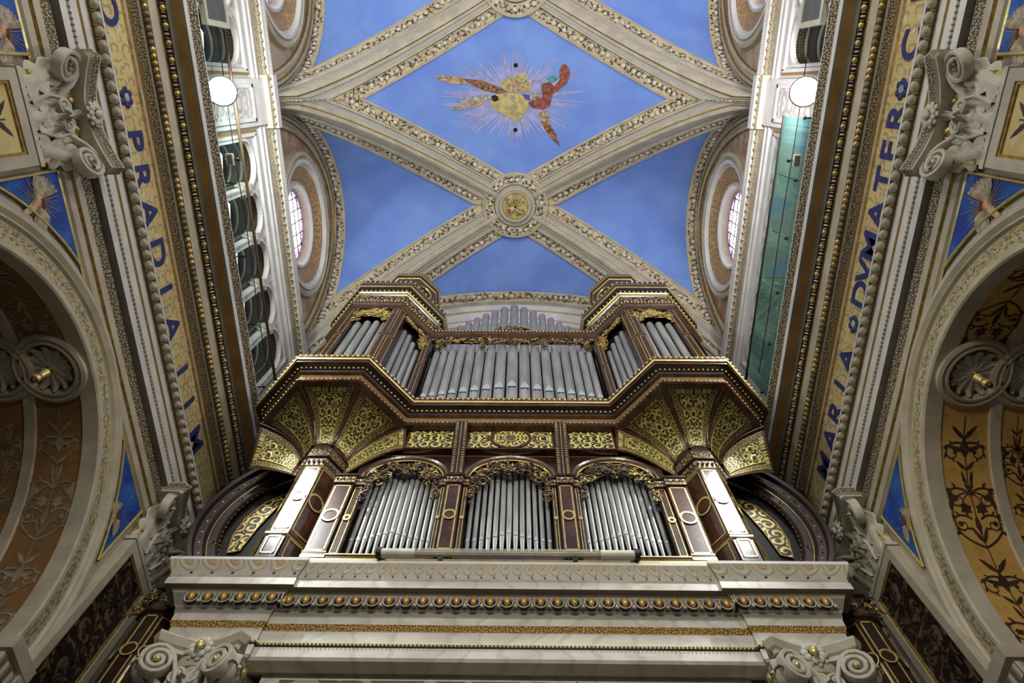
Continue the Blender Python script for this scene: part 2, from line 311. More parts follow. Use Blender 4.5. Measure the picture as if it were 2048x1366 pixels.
# ---------------------------------------------------------------- mesh builder
class MB:
    def __init__(s): s.v = []; s.f = []; s.m = []; s.uv = []; s.sm = []; s.names = []
    def mi(s, n):
        if n not in s.names: s.names.append(n)
        return s.names.index(n)
    def face(s, pts, mat, uv=None, smooth=False):
        b = len(s.v); s.v += [tuple(p) for p in pts]; s.f.append(tuple(range(b, b+len(pts)))); s.m.append(s.mi(mat)); s.sm.append(smooth)
        s.uv.append(uv or [(0, 0)]*len(pts))
    def grid(s, P, mat, U=None, V=None, smooth=True):
        n, k = len(P), len(P[0]); b = len(s.v)
        for r in P: s.v += [tuple(p) for p in r]
        mi = s.mi(mat)
        for i in range(n-1):
            for j in range(k-1):
                s.f.append((b+i*k+j, b+(i+1)*k+j, b+(i+1)*k+j+1, b+i*k+j+1)); s.m.append(mi); s.sm.append(smooth)
                u0, u1 = (U[i], U[i+1]) if U else (i, i+1); v0, v1 = (V[j], V[j+1]) if V else (j, j+1)
                s.uv.append([(u0, v0), (u1, v0), (u1, v1), (u0, v1)])
    def sweep(s, frames, prof, smooth=False, uscale=1.0):
        """frames: (P,A,B); prof: (a,b,mat for the segment that STARTS here). UV: v 0..1 over a segment, u in segment widths"""
        Ls = [0.0]
        for i in range(1, len(frames)): Ls.append(Ls[-1]+(frames[i][0]-frames[i-1][0]).length)
        for j in range(len(prof)-1):
            a0, b0, m = prof[j]; a1, b1 = prof[j+1][:2]
            if m is None: continue
            wd = max(1e-3, math.hypot(a1-a0, b1-b0))
            P = [[f[0]+f[1]*a0+f[2]*b0, f[0]+f[1]*a1+f[2]*b1] for f in frames]
            s.grid(P, m, [L/wd*uscale for L in Ls], [0, 1], smooth)
    def box(s, x0, x1, y0, y1, z0, z1, mat):
        c = [(x0, y0, z0), (x1, y0, z0), (x1, y1, z0), (x0, y1, z0), (x0, y0, z1), (x1, y0, z1), (x1, y1, z1), (x0, y1, z1)]
        for q in ((0, 3, 2, 1), (4, 5, 6, 7), (0, 1, 5, 4), (1, 2, 6, 5), (2, 3, 7, 6), (3, 0, 4, 7)):
            P = [c[i] for i in q]; a = (Vector(P[1])-Vector(P[0])).length; b = (Vector(P[3])-Vector(P[0])).length; m = max(1e-3, min(a, b))
            u = [(0, 0), (a/m, 0), (a/m, b/m), (0, b/m)] if a > b else [(0, 0), (0, 1), (b/m, 1), (b/m, 0)]
            s.face(P, mat, u)
    def ball(s, c, r, mat, sc=(1, 1, 1), n=8, k=5, ax=None):
        c = Vector(c); P = []
        for i in range(n+1):
            ph = 2*pi*i/n; row = []
            for j in range(k+1):
                t = pi*j/k; p = Vector((sin(t)*cos(ph)*sc[0], sin(t)*sin(ph)*sc[1], cos(t)*sc[2]))*r
                if ax: p = ax[0]*p.x+ax[1]*p.y+ax[2]*p.z
                row.append(c+p)
            P.append(row)
        s.grid(P, mat)
    def tube(s, pts, r, mat, n=6, r1=None, cap=False):
        pts = [Vector(p) for p in pts]; N = len(pts); P = []; prev = None; L = 0; U = []
        for i, p in enumerate(pts):
            d = (pts[min(i+1, N-1)]-pts[max(i-1, 0)])
            if d.length < 1e-9: d = Vector((0, 0, 1))
            d.normalize()
            a = prev-d*prev.dot(d) if prev is not None else d.orthogonal()
            if a.length < 1e-6: a = d.orthogonal()
            a.normalize(); prev = a; b = d.cross(a)
            rad = r if not callable(r) and r1 is None else (r(i/(N-1)) if callable(r) else r+(r1-r)*i/(N-1))
            P.append([p+(a*cos(2*pi*j/n)+b*sin(2*pi*j/n))*rad for j in range(n+1)])
            if i: L += (pts[i]-pts[i-1]).length
            U.append(L)
        s.grid(P, mat, U)
        if cap:
            s.face(P[0][:-1], mat); s.face(P[-1][:-1][::-1], mat)
    def lathe(s, c, prof, n=20, ax=None, a0=0, a1=2*pi):
        """prof (r,z,mat)"""
        c = Vector(c); ax = ax or (Vector((1, 0, 0)), Vector((0, 1, 0)), Vector((0, 0, 1)))
        fr = []
        for i in range(n+1):
            t = a0+(a1-a0)*i/n; fr.append((c, ax[0]*cos(t)+ax[1]*sin(t), ax[2]))
        for j in range(len(prof)-1):
            r0, z0, m = prof[j]; r1, z1 = prof[j+1][:2]
            if m is None: continue
            wd = max(1e-3, math.hypot(r1-r0, z1-z0)); rm = max(r0, r1)
            s.grid([[f[0]+f[1]*r0+f[2]*z0, f[0]+f[1]*r1+f[2]*z1] for f in fr], m, [abs(a1-a0)*i/n*rm/wd for i in range(n+1)], [0, 1], True)
    def merge(s, o, M=None, fn=None):
        b = len(s.v)
        for p in o.v:
            q = Vector(p)
            if M is not None: q = M @ q
            if fn: q = fn(q)
            s.v.append(tuple(q))
        for f, m, u, sm in zip(o.f, o.m, o.uv, o.sm):
            s.f.append(tuple(b+i for i in f)); s.m.append(s.mi(o.names[m])); s.uv.append(u); s.sm.append(sm)
    def build(s, name, parent=None, **tags):
        me = bpy.data.meshes.new(name); me.from_pydata(s.v, [], s.f)
        for n in s.names: me.materials.append(MATS[n])
        me.polygons.foreach_set('material_index', s.m); me.polygons.foreach_set('use_smooth', s.sm)
        uvl = me.uv_layers.new(name='UVMap'); flat = [c for f in s.uv for p in f for c in p]; uvl.data.foreach_set('uv', flat)
        me.update()
        o = bpy.data.objects.new(name, me); COL.objects.link(o)
        if parent: o.parent = parent
        for k, v in tags.items(): o[k] = v
        return o
def empty(name, loc=(0, 0, 0), rotz=0, label=None, category=None, group=None):
    o = bpy.data.objects.new(name, None); COL.objects.link(o); o.location = loc; o.rotation_euler = (0, 0, rotz); o.empty_display_size = .1
    if label: o['label'] = label
    if category: o['category'] = category
    if group: o['group'] = group
    return o
V = Vector; XA = V((1, 0, 0)); YA = V((0, 1, 0)); ZA = V((0, 0, 1))
def struct(mb, name, label, cat='architecture'): return mb.build(name, None, kind='structure', label=label, category=cat)

def plan_frames(path, closed=False):
    """frames along a plan polyline with mitred outward normal (right of travel direction)"""
    P = [V((p[0], p[1], 0)) for p in path]; n = len(P); fr = []
    for i in range(n):
        def nrm(a, b): d = (b-a).normalized(); return V((d.y, -d.x, 0))
        if closed: n0 = nrm(P[i-1], P[i]); n1 = nrm(P[i], P[(i+1) % n])
        else:
            n0 = nrm(P[max(i-1, 0)], P[max(i, 1)]); n1 = nrm(P[min(i, n-2)], P[min(i+1, n-1)])
        m = n0+n1; m = m/max(1e-6, m.length); k = 1/max(.3, m.dot(n0)); fr.append((P[i], m*k, ZA))
    if closed: fr.append(fr[0])
    return fr
def plan_sweep(mb, path, prof, closed=False): mb.sweep(plan_frames(path, closed), prof)
def along(path, off, z, step, margin=.5):
    """points spaced along an offset plan path"""
    fr = plan_frames(path); Q = [f[0]+f[1]*off+ZA*z for f in fr]
    for a, b in zip(Q, Q[1:]):
        L = (b-a).length; n = max(1, int(round(L/step)))
        for i in range(n): yield a+(b-a)*((i+margin)/n), (b-a).normalized()

# ================================================================= SETTING
BAY = 5.84; YC = 3.2; A_ = 5.0; B_ = 2.92; ZS = 14.0; RZ = 5.1
YEND = YC+B_            # 6.12
Y0 = YC-2*BAY-B_        # back end of what is built
def fz(t): return sqrt(max(0.0, 1-t*t))
NB = 3
# ---- vault cells
mb = MB(); NA = 28
for k in range(NB):
    yc = YC-k*BAY
    T = [pi/2*i/NA for i in range(NA+1)]
    for sx in (-1, 1):
        for sy in (-1, 1):
            # lateral cell: height follows y
            P = []
            for t in T:
                x0 = A_*sin(t); P.append([V((sx*(x0+(5.32-x0)*j/6), yc+sy*B_*sin(t), ZS+RZ*cos(t))) for j in range(7)])
            mb.grid(P, 'sky_blue_plaster')
            P = []
            for t in T:
                y0 = B_*sin(t); P.append([V((sx*A_*sin(t), yc+sy*(y0+(B_-y0)*j/4), ZS+RZ*cos(t))) for j in range(5)])
            mb.grid(P, 'sky_blue_plaster')
struct(mb, 'ceiling', 'sky blue groin vault of the nave', 'ceiling')

# ---- ribs
def ribpt(sx, sy, yc, t, d, off, side):
    L = math.hypot(A_, B_)
    if side == 0:    # lateral cell
        x = A_*t+d*B_/L; y = B_*t-d*A_/L; x = min(x, 5.3)
        if y < 0: x += y*0; y = 0
        g = lambda yy: ZS+RZ*fz(yy/B_)
        e = .002; y = min(y, B_-.003); dz = (g(y+e)-g(y-e))/(2*e); n = V((0, dz, -1)).normalized()
        z = g(y)
    else:
        x = A_*t-d*B_/L; y = B_*t+d*A_/L; y = min(y, B_)
        if x < 0: x = 0
        g = lambda xx: ZS+RZ*fz(xx/A_)
        e = .002; x = min(x, A_-.003); dz = (g(x+e)-g(x-e))/(2*e); n = V((dz, 0, -1)).normalized()
        z = g(x)
    if d < .31:
        tt = min(t, .999); gx = RZ*(-tt/max(.03, fz(tt)))/A_; gy = RZ*(-tt/max(.03, fz(tt)))/B_
        nc = (V((gx, 0, -1)).normalized()+V((0, gy, -1)).normalized()).normalized(); kk = d/.31
        n = (nc*(1-kk)+n*kk).normalized()
    p = V((x, y, z))+n*off
    return V((sx*p.x, yc+sy*p.y, p.z))
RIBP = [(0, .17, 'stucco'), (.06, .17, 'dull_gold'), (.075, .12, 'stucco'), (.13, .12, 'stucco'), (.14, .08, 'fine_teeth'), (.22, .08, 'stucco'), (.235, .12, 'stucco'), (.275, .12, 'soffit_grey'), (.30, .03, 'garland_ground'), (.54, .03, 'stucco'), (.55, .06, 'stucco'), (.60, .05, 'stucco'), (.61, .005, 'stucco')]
TS = [1-(1-i/44)**1.7 for i in range(45)]
TS = [t*1.0 for t in TS]+[1.03, 1.06, 1.1]
for k in range(2):
    yc = YC-k*BAY
    mb = MB()
    for sx in (-1, 1):
        for sy in (-1, 1):
            for side in (0, 1):
                for j in range(len(RIBP)-1):
                    d0, o0, m = RIBP[j]; d1, o1 = RIBP[j+1][:2]
                    P = []; U = []; L = 0; pr = None
                    for t in TS:
                        a = ribpt(sx, sy, yc, t, d0, o0, side); b = ribpt(sx, sy, yc, t, d1, o1, side)
                        if pr is not None: L += (b-pr).length
                        pr = b; P.append([a, b]); U.append(L/max(.03, d1-d0))
                    mb.grid(P, m, U, [0, 1], False)
    # flowers and leaves of the painted garlands
    rg = random.Random(11+k)
    def bloom(m_, p, n, tdir, side_, q):
        sd = n.cross(tdir).normalized()
        if q % 2 == 0:
            m_.ball(p+sd*rg.uniform(-.03, .03), rg.uniform(.058, .076), rg.choice(('petal_pale', 'petal_pale', 'petal_pink')), (1, 1, .3), 7, 4, (tdir, sd, n))
        for z_ in range(5 if q % 2 else 3):
            a = rg.uniform(0, 6.28); c = p+tdir*rg.uniform(-.08, .08)+sd*rg.uniform(-.085, .085)+n*.004; d = (tdir*cos(a)+sd*sin(a)*.8); e = n.cross(d).normalized()*.021; L = rg.uniform(.07, .11)
            m_.face([c, c+d*L*.5+e, c+d*L, c+d*L*.5-e], 'leaf_dark' if rg.random() < .75 else 'leaf_olive')
    gm = MB()
    for sx in (-1, 1):
        for sy in (-1, 1):
            for side in (0, 1):
                t = .155 if side else .19; q = 0
                while t < 1.04:
                    p = ribpt(sx, sy, yc, t, .42, .042, side); p2 = ribpt(sx, sy, yc, t+.004, .42, .042, side); p3 = ribpt(sx, sy, yc, t, .47, .042, side)
                    dt = (p2-p); ln = dt.length
                    if ln < 1e-5: t += .01; continue
                    td = dt/ln; n = td.cross(p3-p).normalized(); n = n if n.z < 0 else -n
                    bloom(gm, p, n, td, side, q); q += 1; t += .085*.004/ln
    q = 0
    for i in range(int(2*pi*.75/.085)):
        a = 2*pi*i/int(2*pi*.75/.085); x, y = .75*cos(a), .75*sin(a); p = V((x, yc+y, ZS+RZ*max(fz(x/A_), fz(y/B_))-.15)); bloom(gm, p, V((0, 0, -1)), V((-sin(a), cos(a), 0)), 0, i)
    # wall arches
    for sx in (-1, 1):
        L = 0; a = -1.5; i = 0
        while a < 1.5:
            p = V((sx*5.16, yc+(B_-.035)*sin(a), ZS+(RZ-.035)*cos(a))); d = V((0, B_*cos(a), -RZ*sin(a))); n = V((0, -sin(a)/B_, -cos(a)/RZ)).normalized()
            bloom(gm, p+n*.012, n, d.normalized(), 0, i); i += 1; a += .085/d.length
    if k == 0:
        a = -1.5; i = 0
        while a < 1.5:
            p = V(((A_-.06)*sin(a), YEND-.165, ZS+(RZ-.06)*cos(a))); d = V((A_*cos(a), 0, -RZ*sin(a))); n = V((-sin(a)/A_, 0, -cos(a)/RZ)).normalized(); bloom(gm, p+n*.012, n, d.normalized(), 0, i); i += 1; a += .085/d.length
    # ring round the boss, laid over the crossing
    def ring(r0, r1, o0, o1, m, n=64):
        P = []
        for i in range(n+1):
            t = 2*pi*i/n; row = []
            for r, o in ((r0, o0), (r1, o1)):
                x, y = r*cos(t), r*sin(t); z = ZS+RZ*max(fz(x/A_), fz(y/B_))-o; row.append(V((x, yc+y, z)))
            P.append(row)
        mb.grid(P, m, [2*pi*max(r0, r1)/max(.03, r1-r0)*i/n for i in range(n+1)], [0, 1], False)
    for r0, r1, o0, o1, m in ((.46, .50, .24, .20, 'stucco'), (.50, .58, .20, .20, 'fine_teeth'), (.58, .62, .20, .14, 'soffit_grey'), (.62, .88, .14, .13, 'garland_ground'), (.88, .94, .15, .14, 'stucco'), (.94, .95, .14, -.02, 'stucco')):
        ring(r0, r1, o0, o1, m)
    mb.merge(gm)
    struct(mb, 'trim_%d' % (1+k), ['crossed diagonal ribs with painted garlands over the organ bay', 'crossed diagonal ribs with painted garlands over the nearer bay'][k], 'vault rib')
    # boss medallion
    b = empty('ceiling_boss', (0, yc, 18.9), 0, ['round gilded relief boss where the ribs cross in front of the organ', 'gilded boss at the top edge where the nearer ribs cross'][k], 'boss')
    m2 = MB(); m2.lathe((0, 0, -.06), [(.47, .05, 'stucco'), (.46, -.02, 'gilt_trim'), (.44, -.05, 'stucco'), (.38, -.04, 'dull_gold'), (.365, 0, 'dull_gold'), (0.01, 0.0, None)], 40); m2.build('frame', b)
    m2 = MB(); m2.lathe((0, 0, -.07), [(.365, 0, 'shield_ochre'), (.001, -.03, None)], 32)
    for q in range(26):
        a = random.uniform(0, 6.28); r = random.uniform(.05, .3); a2 = random.uniform(0, 6.28); c0 = V((r*cos(a), r*sin(a), -.1)); pts = [c0+V((cos(a2+.5*i)*.03*i, sin(a2+.5*i)*.03*i, 0)) for i in range(5)]
        m2.tube(pts, .016, random.choice(['shield_ochre', 'gilt_trim', 'dull_gold']), 5)
    m2.ball((-.12, .10, -.1), .10, 'shield_ochre', (1, 1, .4)); m2.tube([(-.02, .05, -.12), (.1, .14, -.12), (.2, .2, -.12)], .015, 'plaster_white', 5)
    m2.build('relief', b)
    m2 = MB(); m2.ball((-.17, .12, -.13), .055, 'red_cloth', (.7, 1.4, .5)); m2.ball((.15, .2, -.12), .06, 'red_cloth', (1, .4, .4)); m2.build('red_cape', b)
    m2 = MB(); m2.lathe((.0, 0, -.14), [(.03, 0, 'black_hole'), (.001, .0, None)], 12); m2.build('rope_hole', b)

def ell(yc, sx, x, k=1.0, dr=0.0, n=40, zb=ZS, full=True):
    fr = []
    for i in range(n+1):
        t = -pi/2+pi*i/n
        p = V((sx*x, yc+B_*sin(t), zb+RZ*cos(t))); nrm = V((0, -sin(t)/B_, -cos(t)/RZ)).normalized(); fr.append((p, nrm, V((-sx, 0, 0))))
    return fr
# ---- end arch (over organ) : soffit garland, stepped mouldings, end wall
def ellx(y, n=60):
    fr = []
    for i in range(n+1):
        t = -pi/2+pi*i/n
        p = V((A_*sin(t), y, ZS+RZ*cos(t))); nrm = V((-sin(t)/A_, 0, -cos(t)/RZ)).normalized(); fr.append((p, nrm, V((0, -1, 0))))
    return fr
mb = MB()
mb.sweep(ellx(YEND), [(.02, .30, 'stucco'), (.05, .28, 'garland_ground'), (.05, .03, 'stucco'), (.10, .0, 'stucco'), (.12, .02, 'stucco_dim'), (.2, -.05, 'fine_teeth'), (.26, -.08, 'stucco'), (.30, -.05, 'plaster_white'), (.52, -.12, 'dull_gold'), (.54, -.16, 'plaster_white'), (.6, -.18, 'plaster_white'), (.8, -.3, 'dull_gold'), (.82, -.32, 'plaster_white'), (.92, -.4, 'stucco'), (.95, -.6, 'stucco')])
struct(mb, 'trim_3', 'painted and moulded arch closing the vault behind the organ', 'arch')
mb = MB(); fr = ellx(YEND+.62)
mb.grid([[f[0]+f[1]*.9, V((f[0].x*.9, f[0].y, 8.0))] for f in fr], 'plaster_white')
mb.box(-6.5, 6.5, 7.05, 7.3, -1.6, 14.5, 'stucco_dim')
struct(mb, 'wall_front', 'end wall behind the organ', 'wall')

# ---- lunettes with round windows
def lunette(sx, k, num):
    yc = YC-k*BAY; yw, zw = yc+.03, 16.15; X = 5.3
    mb = MB()
    # soffit garland + arch mouldings
    fr = ell(yc, sx, 5.3)
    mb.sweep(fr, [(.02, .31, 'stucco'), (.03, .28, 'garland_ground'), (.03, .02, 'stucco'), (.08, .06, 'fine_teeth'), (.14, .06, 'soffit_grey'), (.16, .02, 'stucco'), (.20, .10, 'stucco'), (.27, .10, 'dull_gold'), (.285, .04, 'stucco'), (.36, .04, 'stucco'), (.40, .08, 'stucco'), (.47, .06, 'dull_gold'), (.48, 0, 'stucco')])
    struct(mb, 'trim_%d' % num, '%s wall arch with painted garland, %s bay' % (('left', 'right')[sx > 0], ('organ', 'nearer')[k]), 'arch')
    mb = MB()
    # lunette wall fan between window and arch
    P = []; n = 72; RW = 1.78
    for i in range(n+1):
        t = 2*pi*i/n; dy, dz = cos(t), sin(t)
        lo, hi = 0, 8
        for _ in range(30):
            r = (lo+hi)/2; y = yw+dy*r-yc; z = zw+dz*r
            inside = z > 13.9 and (abs(y) < B_-.2 and z < ZS+(RZ-.3)*fz(y/(B_-.2)) if z > ZS else abs(y) < B_-.2)
            if inside: lo = r
            else: hi = r
        P.append([V((sx*X, yw+dy*RW, zw+dz*RW)), V((sx*X, yw+dy*(lo+.25), zw+dz*(lo+.25)))])
    mb.grid(P, 'brown_fresco' if False else 'lunette_ground', None, None, False)
    o = struct(mb, 'wall_%s' % ('left', 'right')[sx > 0], '%s lunette wall of the %s bay' % (('left', 'right')[sx > 0], ('organ', 'nearer')[k]), 'wall')
    w = MB(); fr = []
    ax = (YA, ZA, V((-sx, 0, 0)))
    w.lathe((sx*X, yw, zw), [(1.80, 0, 'stucco'), (1.78, .12, 'stucco'), (1.70, .16, 'stucco'), (1.62, .08, 'stucco'), (1.60, .14, 'plaster_white'), (1.52, .14, 'plaster_white'), (1.48, .05, 'plaster_white'), (1.44, .05, 'window_band'), (1.08, -.12, 'plaster_white'), (1.05, -.06, 'plaster_white'), (.99, -.06, 'plaster_white'), (.95, -.14, 'stucco'), (.93, -.28, 'stucco'), (.88, -.30, 'stained_glass'), (.76, -.31, 'daylight'), (.001, -.31, None)], 64, ax)
    o = w.build('window_%d' % (1+k*2+(sx > 0)), None, kind='structure', label='%s round window with stained border in a moulded ring, %s bay' % (('left', 'right')[sx > 0], ('organ', 'nearer')[k]), category='window')
    # glazing bars
    g = MB()
    for q in range(5):
        d = -.6+.3*q; L = sqrt(.88**2-d*d)
        g.tube([(sx*(X+.29), yw+d, zw-L), (sx*(X+.29), yw+d, zw+L)], .012, 'black_plastic', 4); g.tube([(sx*(X+.29), yw-L, zw+d), (sx*(X+.29), yw+L, zw+d)], .012, 'black_plastic', 4)
    g.build('glazing_bars', o)
num = 4
for k in (0, 1):
    for sx in (-1, 1): lunette(sx, k, num); num += 1

# ---- upper string course at the springing, triforium wall
def eggs(mb, sx, x, z, y0, y1, step, r, mat='gold', sc=(.8, 1, 1)):
    n = int((y1-y0)/step)
    for i in range(n): mb.ball((sx*x, y0+(i+.5)*step, z), r, mat, sc, 8, 5)
def yframes(sx, y0, y1, n=1): return [(V((0, y0+(y1-y0)*i/n, 0)), V((sx, 0, 0)), ZA) for i in range(n+1)]
OPEN = []
for k in range(2):
    yc = YC-k*BAY
    for j in range(-2, 3): OPEN.append(yc+.93*j)
YB = YC-2*BAY+B_-.0    # back limit of detailed upper wall
YTOP = 6.9
for sx in (-1, 1):
    side = ('left', 'right')[sx > 0]
    mb = MB()
    mb.sweep(yframes(sx, YB, YTOP), [(5.0, 13.62, 'dull_gold'), (4.985, 13.66, 'stucco'), (4.985, 13.74, 'lace_trim'), (4.93, 13.78, 'stucco_dim'), (4.90, 13.80, 'stucco_dim'), (4.90, 13.86, 'plaster_white'), (4.86, 13.88, 'plaster_white'), (4.86, 13.96, 'fine_teeth'), (4.83, 14.0, 'plaster_white'), (4.83, 14.04, 'plaster_white'), (5.32, 14.04, 'plaster_white')])
    eggs(mb, sx, 4.90, 13.82, YB, YTOP, .155, .042)
    # forward break under the rib cluster
    for yc in (YC-B_, YC-B_-BAY):
        mb.box(min(sx*4.78, sx*5), max(sx*4.78, sx*5), yc-.5, yc+.5, 13.86, 14.06, 'plaster_white')
        mb.box(min(sx*4.84, sx*5), max(sx*4.84, sx*5), yc-.5, yc+.5, 13.70, 13.86, 'stucco')
        eggs(mb, sx, 4.83, 13.82, yc-.5, yc+.5, .14, .04)
    struct(mb, 'trim_%d' % (8+(sx > 0)), '%s string course with gilt beads under the vault' % side, 'moulding')
    # wall with arched openings
    mb = MB(); X = 5.0; R = .40; zs = 12.42; zt = 12.98; z0 = 9.8
    def q(y0, y1, za, zb, m='plaster_white'):
        mb.face([V((sx*X, y0, za)), V((sx*X, y1, za)), V((sx*X, y1, zb)), V((sx*X, y0, zb))], m, [(y0/(zb-za), 0), (y1/(zb-za), 0), (y1/(zb-za), 1), (y0/(zb-za), 1)])
    ys = sorted(OPEN)
    prev = YB
    for yo in ys:
        if yo-R > prev: q(prev, yo-R, z0, zt)
        n = 16
        for i in range(n):
            a0 = pi-pi*i/n; a1 = pi-pi*(i+1)/n
            p0 = V((sx*X, yo+R*cos(a0), zs+R*sin(a0))); p1 = V((sx*X, yo+R*cos(a1), zs+R*sin(a1)))
            mb.face([p0, p1, V((p1.x, p1.y, zt)), V((p0.x, p0.y, zt))], 'relief_white', [(p0.y, .2), (p1.y, .2), (p1.y, 1), (p0.y, 1)])
        prev = yo+R
    q(prev, YTOP, z0, zt); q(YB, YTOP, zt, 13.64)
    # arch surrounds and niches
    for yo in ys:
        fr = []
        fr.append((V((sx*X, yo+R, z0)), YA, V((-sx, 0, 0))))
        for i in range(17):
            a = pi*i/16; fr.append((V((sx*X, yo+R*cos(a), zs+R*sin(a))), V((0, cos(a), sin(a))), V((-sx, 0, 0))))
        fr.append((V((sx*X, yo-R, z0)), -YA, V((-sx, 0, 0))))
        mb.sweep(fr, [(.055, 0, 'plaster_white'), (.055, .04, 'plaster_white'), (.01, .045, 'plaster_white'), (0, .0, 'plaster_white'), (0, -.05, 'dark_dots'), (0, -.20, 'soffit_grey'), (-.02, -.20, 'soffit_grey'), (-.02, -.24, 'soffit_grey'), (-.0, -.24, 'niche_brown'), (0, -.42, 'soffit_grey'), (-.02, -.42, 'soffit_grey'), (-.02, -.46, 'soffit_grey'), (0, -.46, 'dark_stripe'), (0, -.62, None)])
        mb.face([V((sx*5.6, yo-R, z0)), V((sx*5.6, yo+R, z0)), V((sx*5.6, yo+R, 12.9)), V((sx*5.6, yo-R, 12.9))], 'dark_stripe')
        mb.face([V((sx*5.56, yo-R*.9, 12.35)), V((sx*5.56, yo+R*.35, 12.35)), V((sx*5.56, yo+R*.35, 12.72)), V((sx*5.56, yo-R*.3, 12.80)), V((sx*5.56, yo-R*.9, 12.5))], 'pane_light')
    # horizontal gilt fillets and panel frames
    for yc in (YC, YC-BAY):
        y0, y1 = yc-2.36, yc+2.36
        for zz in (13.02,):
            mb.sweep(yframes(sx, y0, y1), [(5.0, zz-.05, 'plaster_white'), (4.95, zz-.03, 'plaster_white'), (4.95, zz+.03, 'gold_lace'), (4.97, zz+.09, 'plaster_white'), (4.97, zz+.16, 'plaster_white'), (5.0, zz+.18, 'plaster_white')])
        for yy, s in ((y0, -1), (y1, 1)):
            mb.box(min(sx*4.95, sx*5), max(sx*4.95, sx*5), yy-.03, yy+.03, z0, 13.05, 'plaster_white'); mb.box(min(sx*4.965, sx*5), max(sx*4.965, sx*5), yy+s*.05-.03, yy+s*.05+.03, z0, 13.11, 'gold_lace')
    mb.sweep(yframes(sx, YB, YTOP), [(5.0, 13.30, 'plaster_white'), (4.96, 13.33, 'plaster_white'), (4.96, 13.40, 'pinkish'), (4.99, 13.43, 'pinkish'), (4.99, 13.50, 'plaster_white'), (4.96, 13.53, 'plaster_white'), (4.96, 13.58, 'dull_gold'), (5.0, 13.60, 'dull_gold')])
    for yc in (YC-B_, YC-B_-BAY):
        mb.box(min(sx*4.93, sx*5), max(sx*4.93, sx*5), yc-.42, yc+.42, z0, 13.7, 'plaster_white')
        mb.face([V((sx*4.925, yc-.26, 10)), V((sx*4.925, yc+.26, 10)), V((sx*4.925, yc+.26, 13.0)), V((sx*4.925, yc-.26, 13.0))], 'relief_white', [(0, 0), (0, 1), (6, 1), (6, 0)])
        for a, b in ((-.33, -.27), (.27, .33)): mb.box(min(sx*4.90, sx*4.93), max(sx*4.90, sx*4.93), yc+a, yc+b, z0, 13.06, 'plaster_white')
        mb.box(min(sx*4.90, sx*4.93), max(sx*4.90, sx*4.93), yc-.33, yc+.33, 13.0, 13.06, 'plaster_white')
    struct(mb, 'wall_%s' % side, '%s gallery wall with white arched openings above the cornice' % side, 'wall')

# white colonettes between the gallery openings
for sx in (-1, 1):
    proto = None
    for k in range(2):
        yc = YC-k*BAY
        for j in range(4):
            y = yc+.93*(j-1.5); first = proto is None
            lab = '%s gallery colonnette, %s of four %s' % (('left', 'right')[sx > 0], ('nearest the camera', 'second', 'third', 'nearest the organ')[j], ('beside the organ bay', 'in the nearer bay')[k])
            if first:
                proto = empty('colonnette', (sx*5.06, y, 9.85), 0, lab, 'column', '%s white colonnettes between gallery arches' % ('left', 'right')[sx > 0])
                m = MB(); m.lathe((0, 0, 0), [(.10, 0, 'plaster_white'), (.088, .1, 'plaster_white'), (.08, 2.2, 'plaster_white'), (.085, 2.22, 'plaster_white')], 14); m.build('shaft', proto)
                m = MB(); m.lathe((0, 0, 2.2), [(.10, 0, 'carved_white'), (.10, .03, 'carved_white'), (.085, .05, 'carved_white'), (.12, .2, 'carved_white'), (.15, .25, 'carved_white'), (.15, .3, 'carved_white'), (.001, .3, None)], 10)
                for a in range(8): m.ball((.12*cos(a*.785), .12*sin(a*.785), 2.36), .035, 'carved_white')
                m.box(-.13, .13, -.11, .11, 2.5, 2.60, 'carved_white'); m.build('capital', proto)
            else:
                r = proto.copy(); COL.objects.link(r); r.location = (sx*5.06, y, 9.85); r['label'] = lab
                for ch in proto.children:
                    c = ch.copy(); COL.objects.link(c); c.parent = r

# ---- main entablature
PROF = [(5.42, 7.97, 'soffit_grey'), (5.0, 8.03, 'plaster_white'), (5.0, 8.155, 'plaster_white'), (4.975, 8.165, 'plaster_white'), (4.975, 8.30, 'gold_lace'), (4.955, 8.325, 'plaster_white'), (4.955, 8.46, 'gold_lace'), (4.93, 8.475, 'leaf_row'), (4.83, 8.50, 'plaster_white'), (4.82, 8.52, 'plaster_white'), (4.985, 8.56, 'frieze_ochre'), (4.985, 9.24, 'dull_gold'), (4.96, 9.27, 'stucco'), (4.94, 9.29, 'gold_lace'), (4.90, 9.30, 'lace_trim'), (4.82, 9.335, 'stucco'), (4.80, 9.345, 'stucco'), (4.80, 9.37, 'soffit_grey'), (4.78, 9.38, 'soffit_grey'), (4.71, 9.385, 'stucco'), (4.71, 9.60, 'gold_lace'), (4.695, 9.615, 'dark_walnut'), (4.60, 9.64, 'soffit_grey'), (4.57, 9.67, 'soffit_grey'), (4.54, 9.67, 'ochre_stripe'), (4.43, 9.67, 'soffit_grey'), (4.38, 9.67, 'plaster_white'), (4.38, 9.78, 'lace_trim'), (4.29, 9.85, 'plaster_white'), (4.29, 9.87, 'stucco'), (5.02, 9.89, None)]
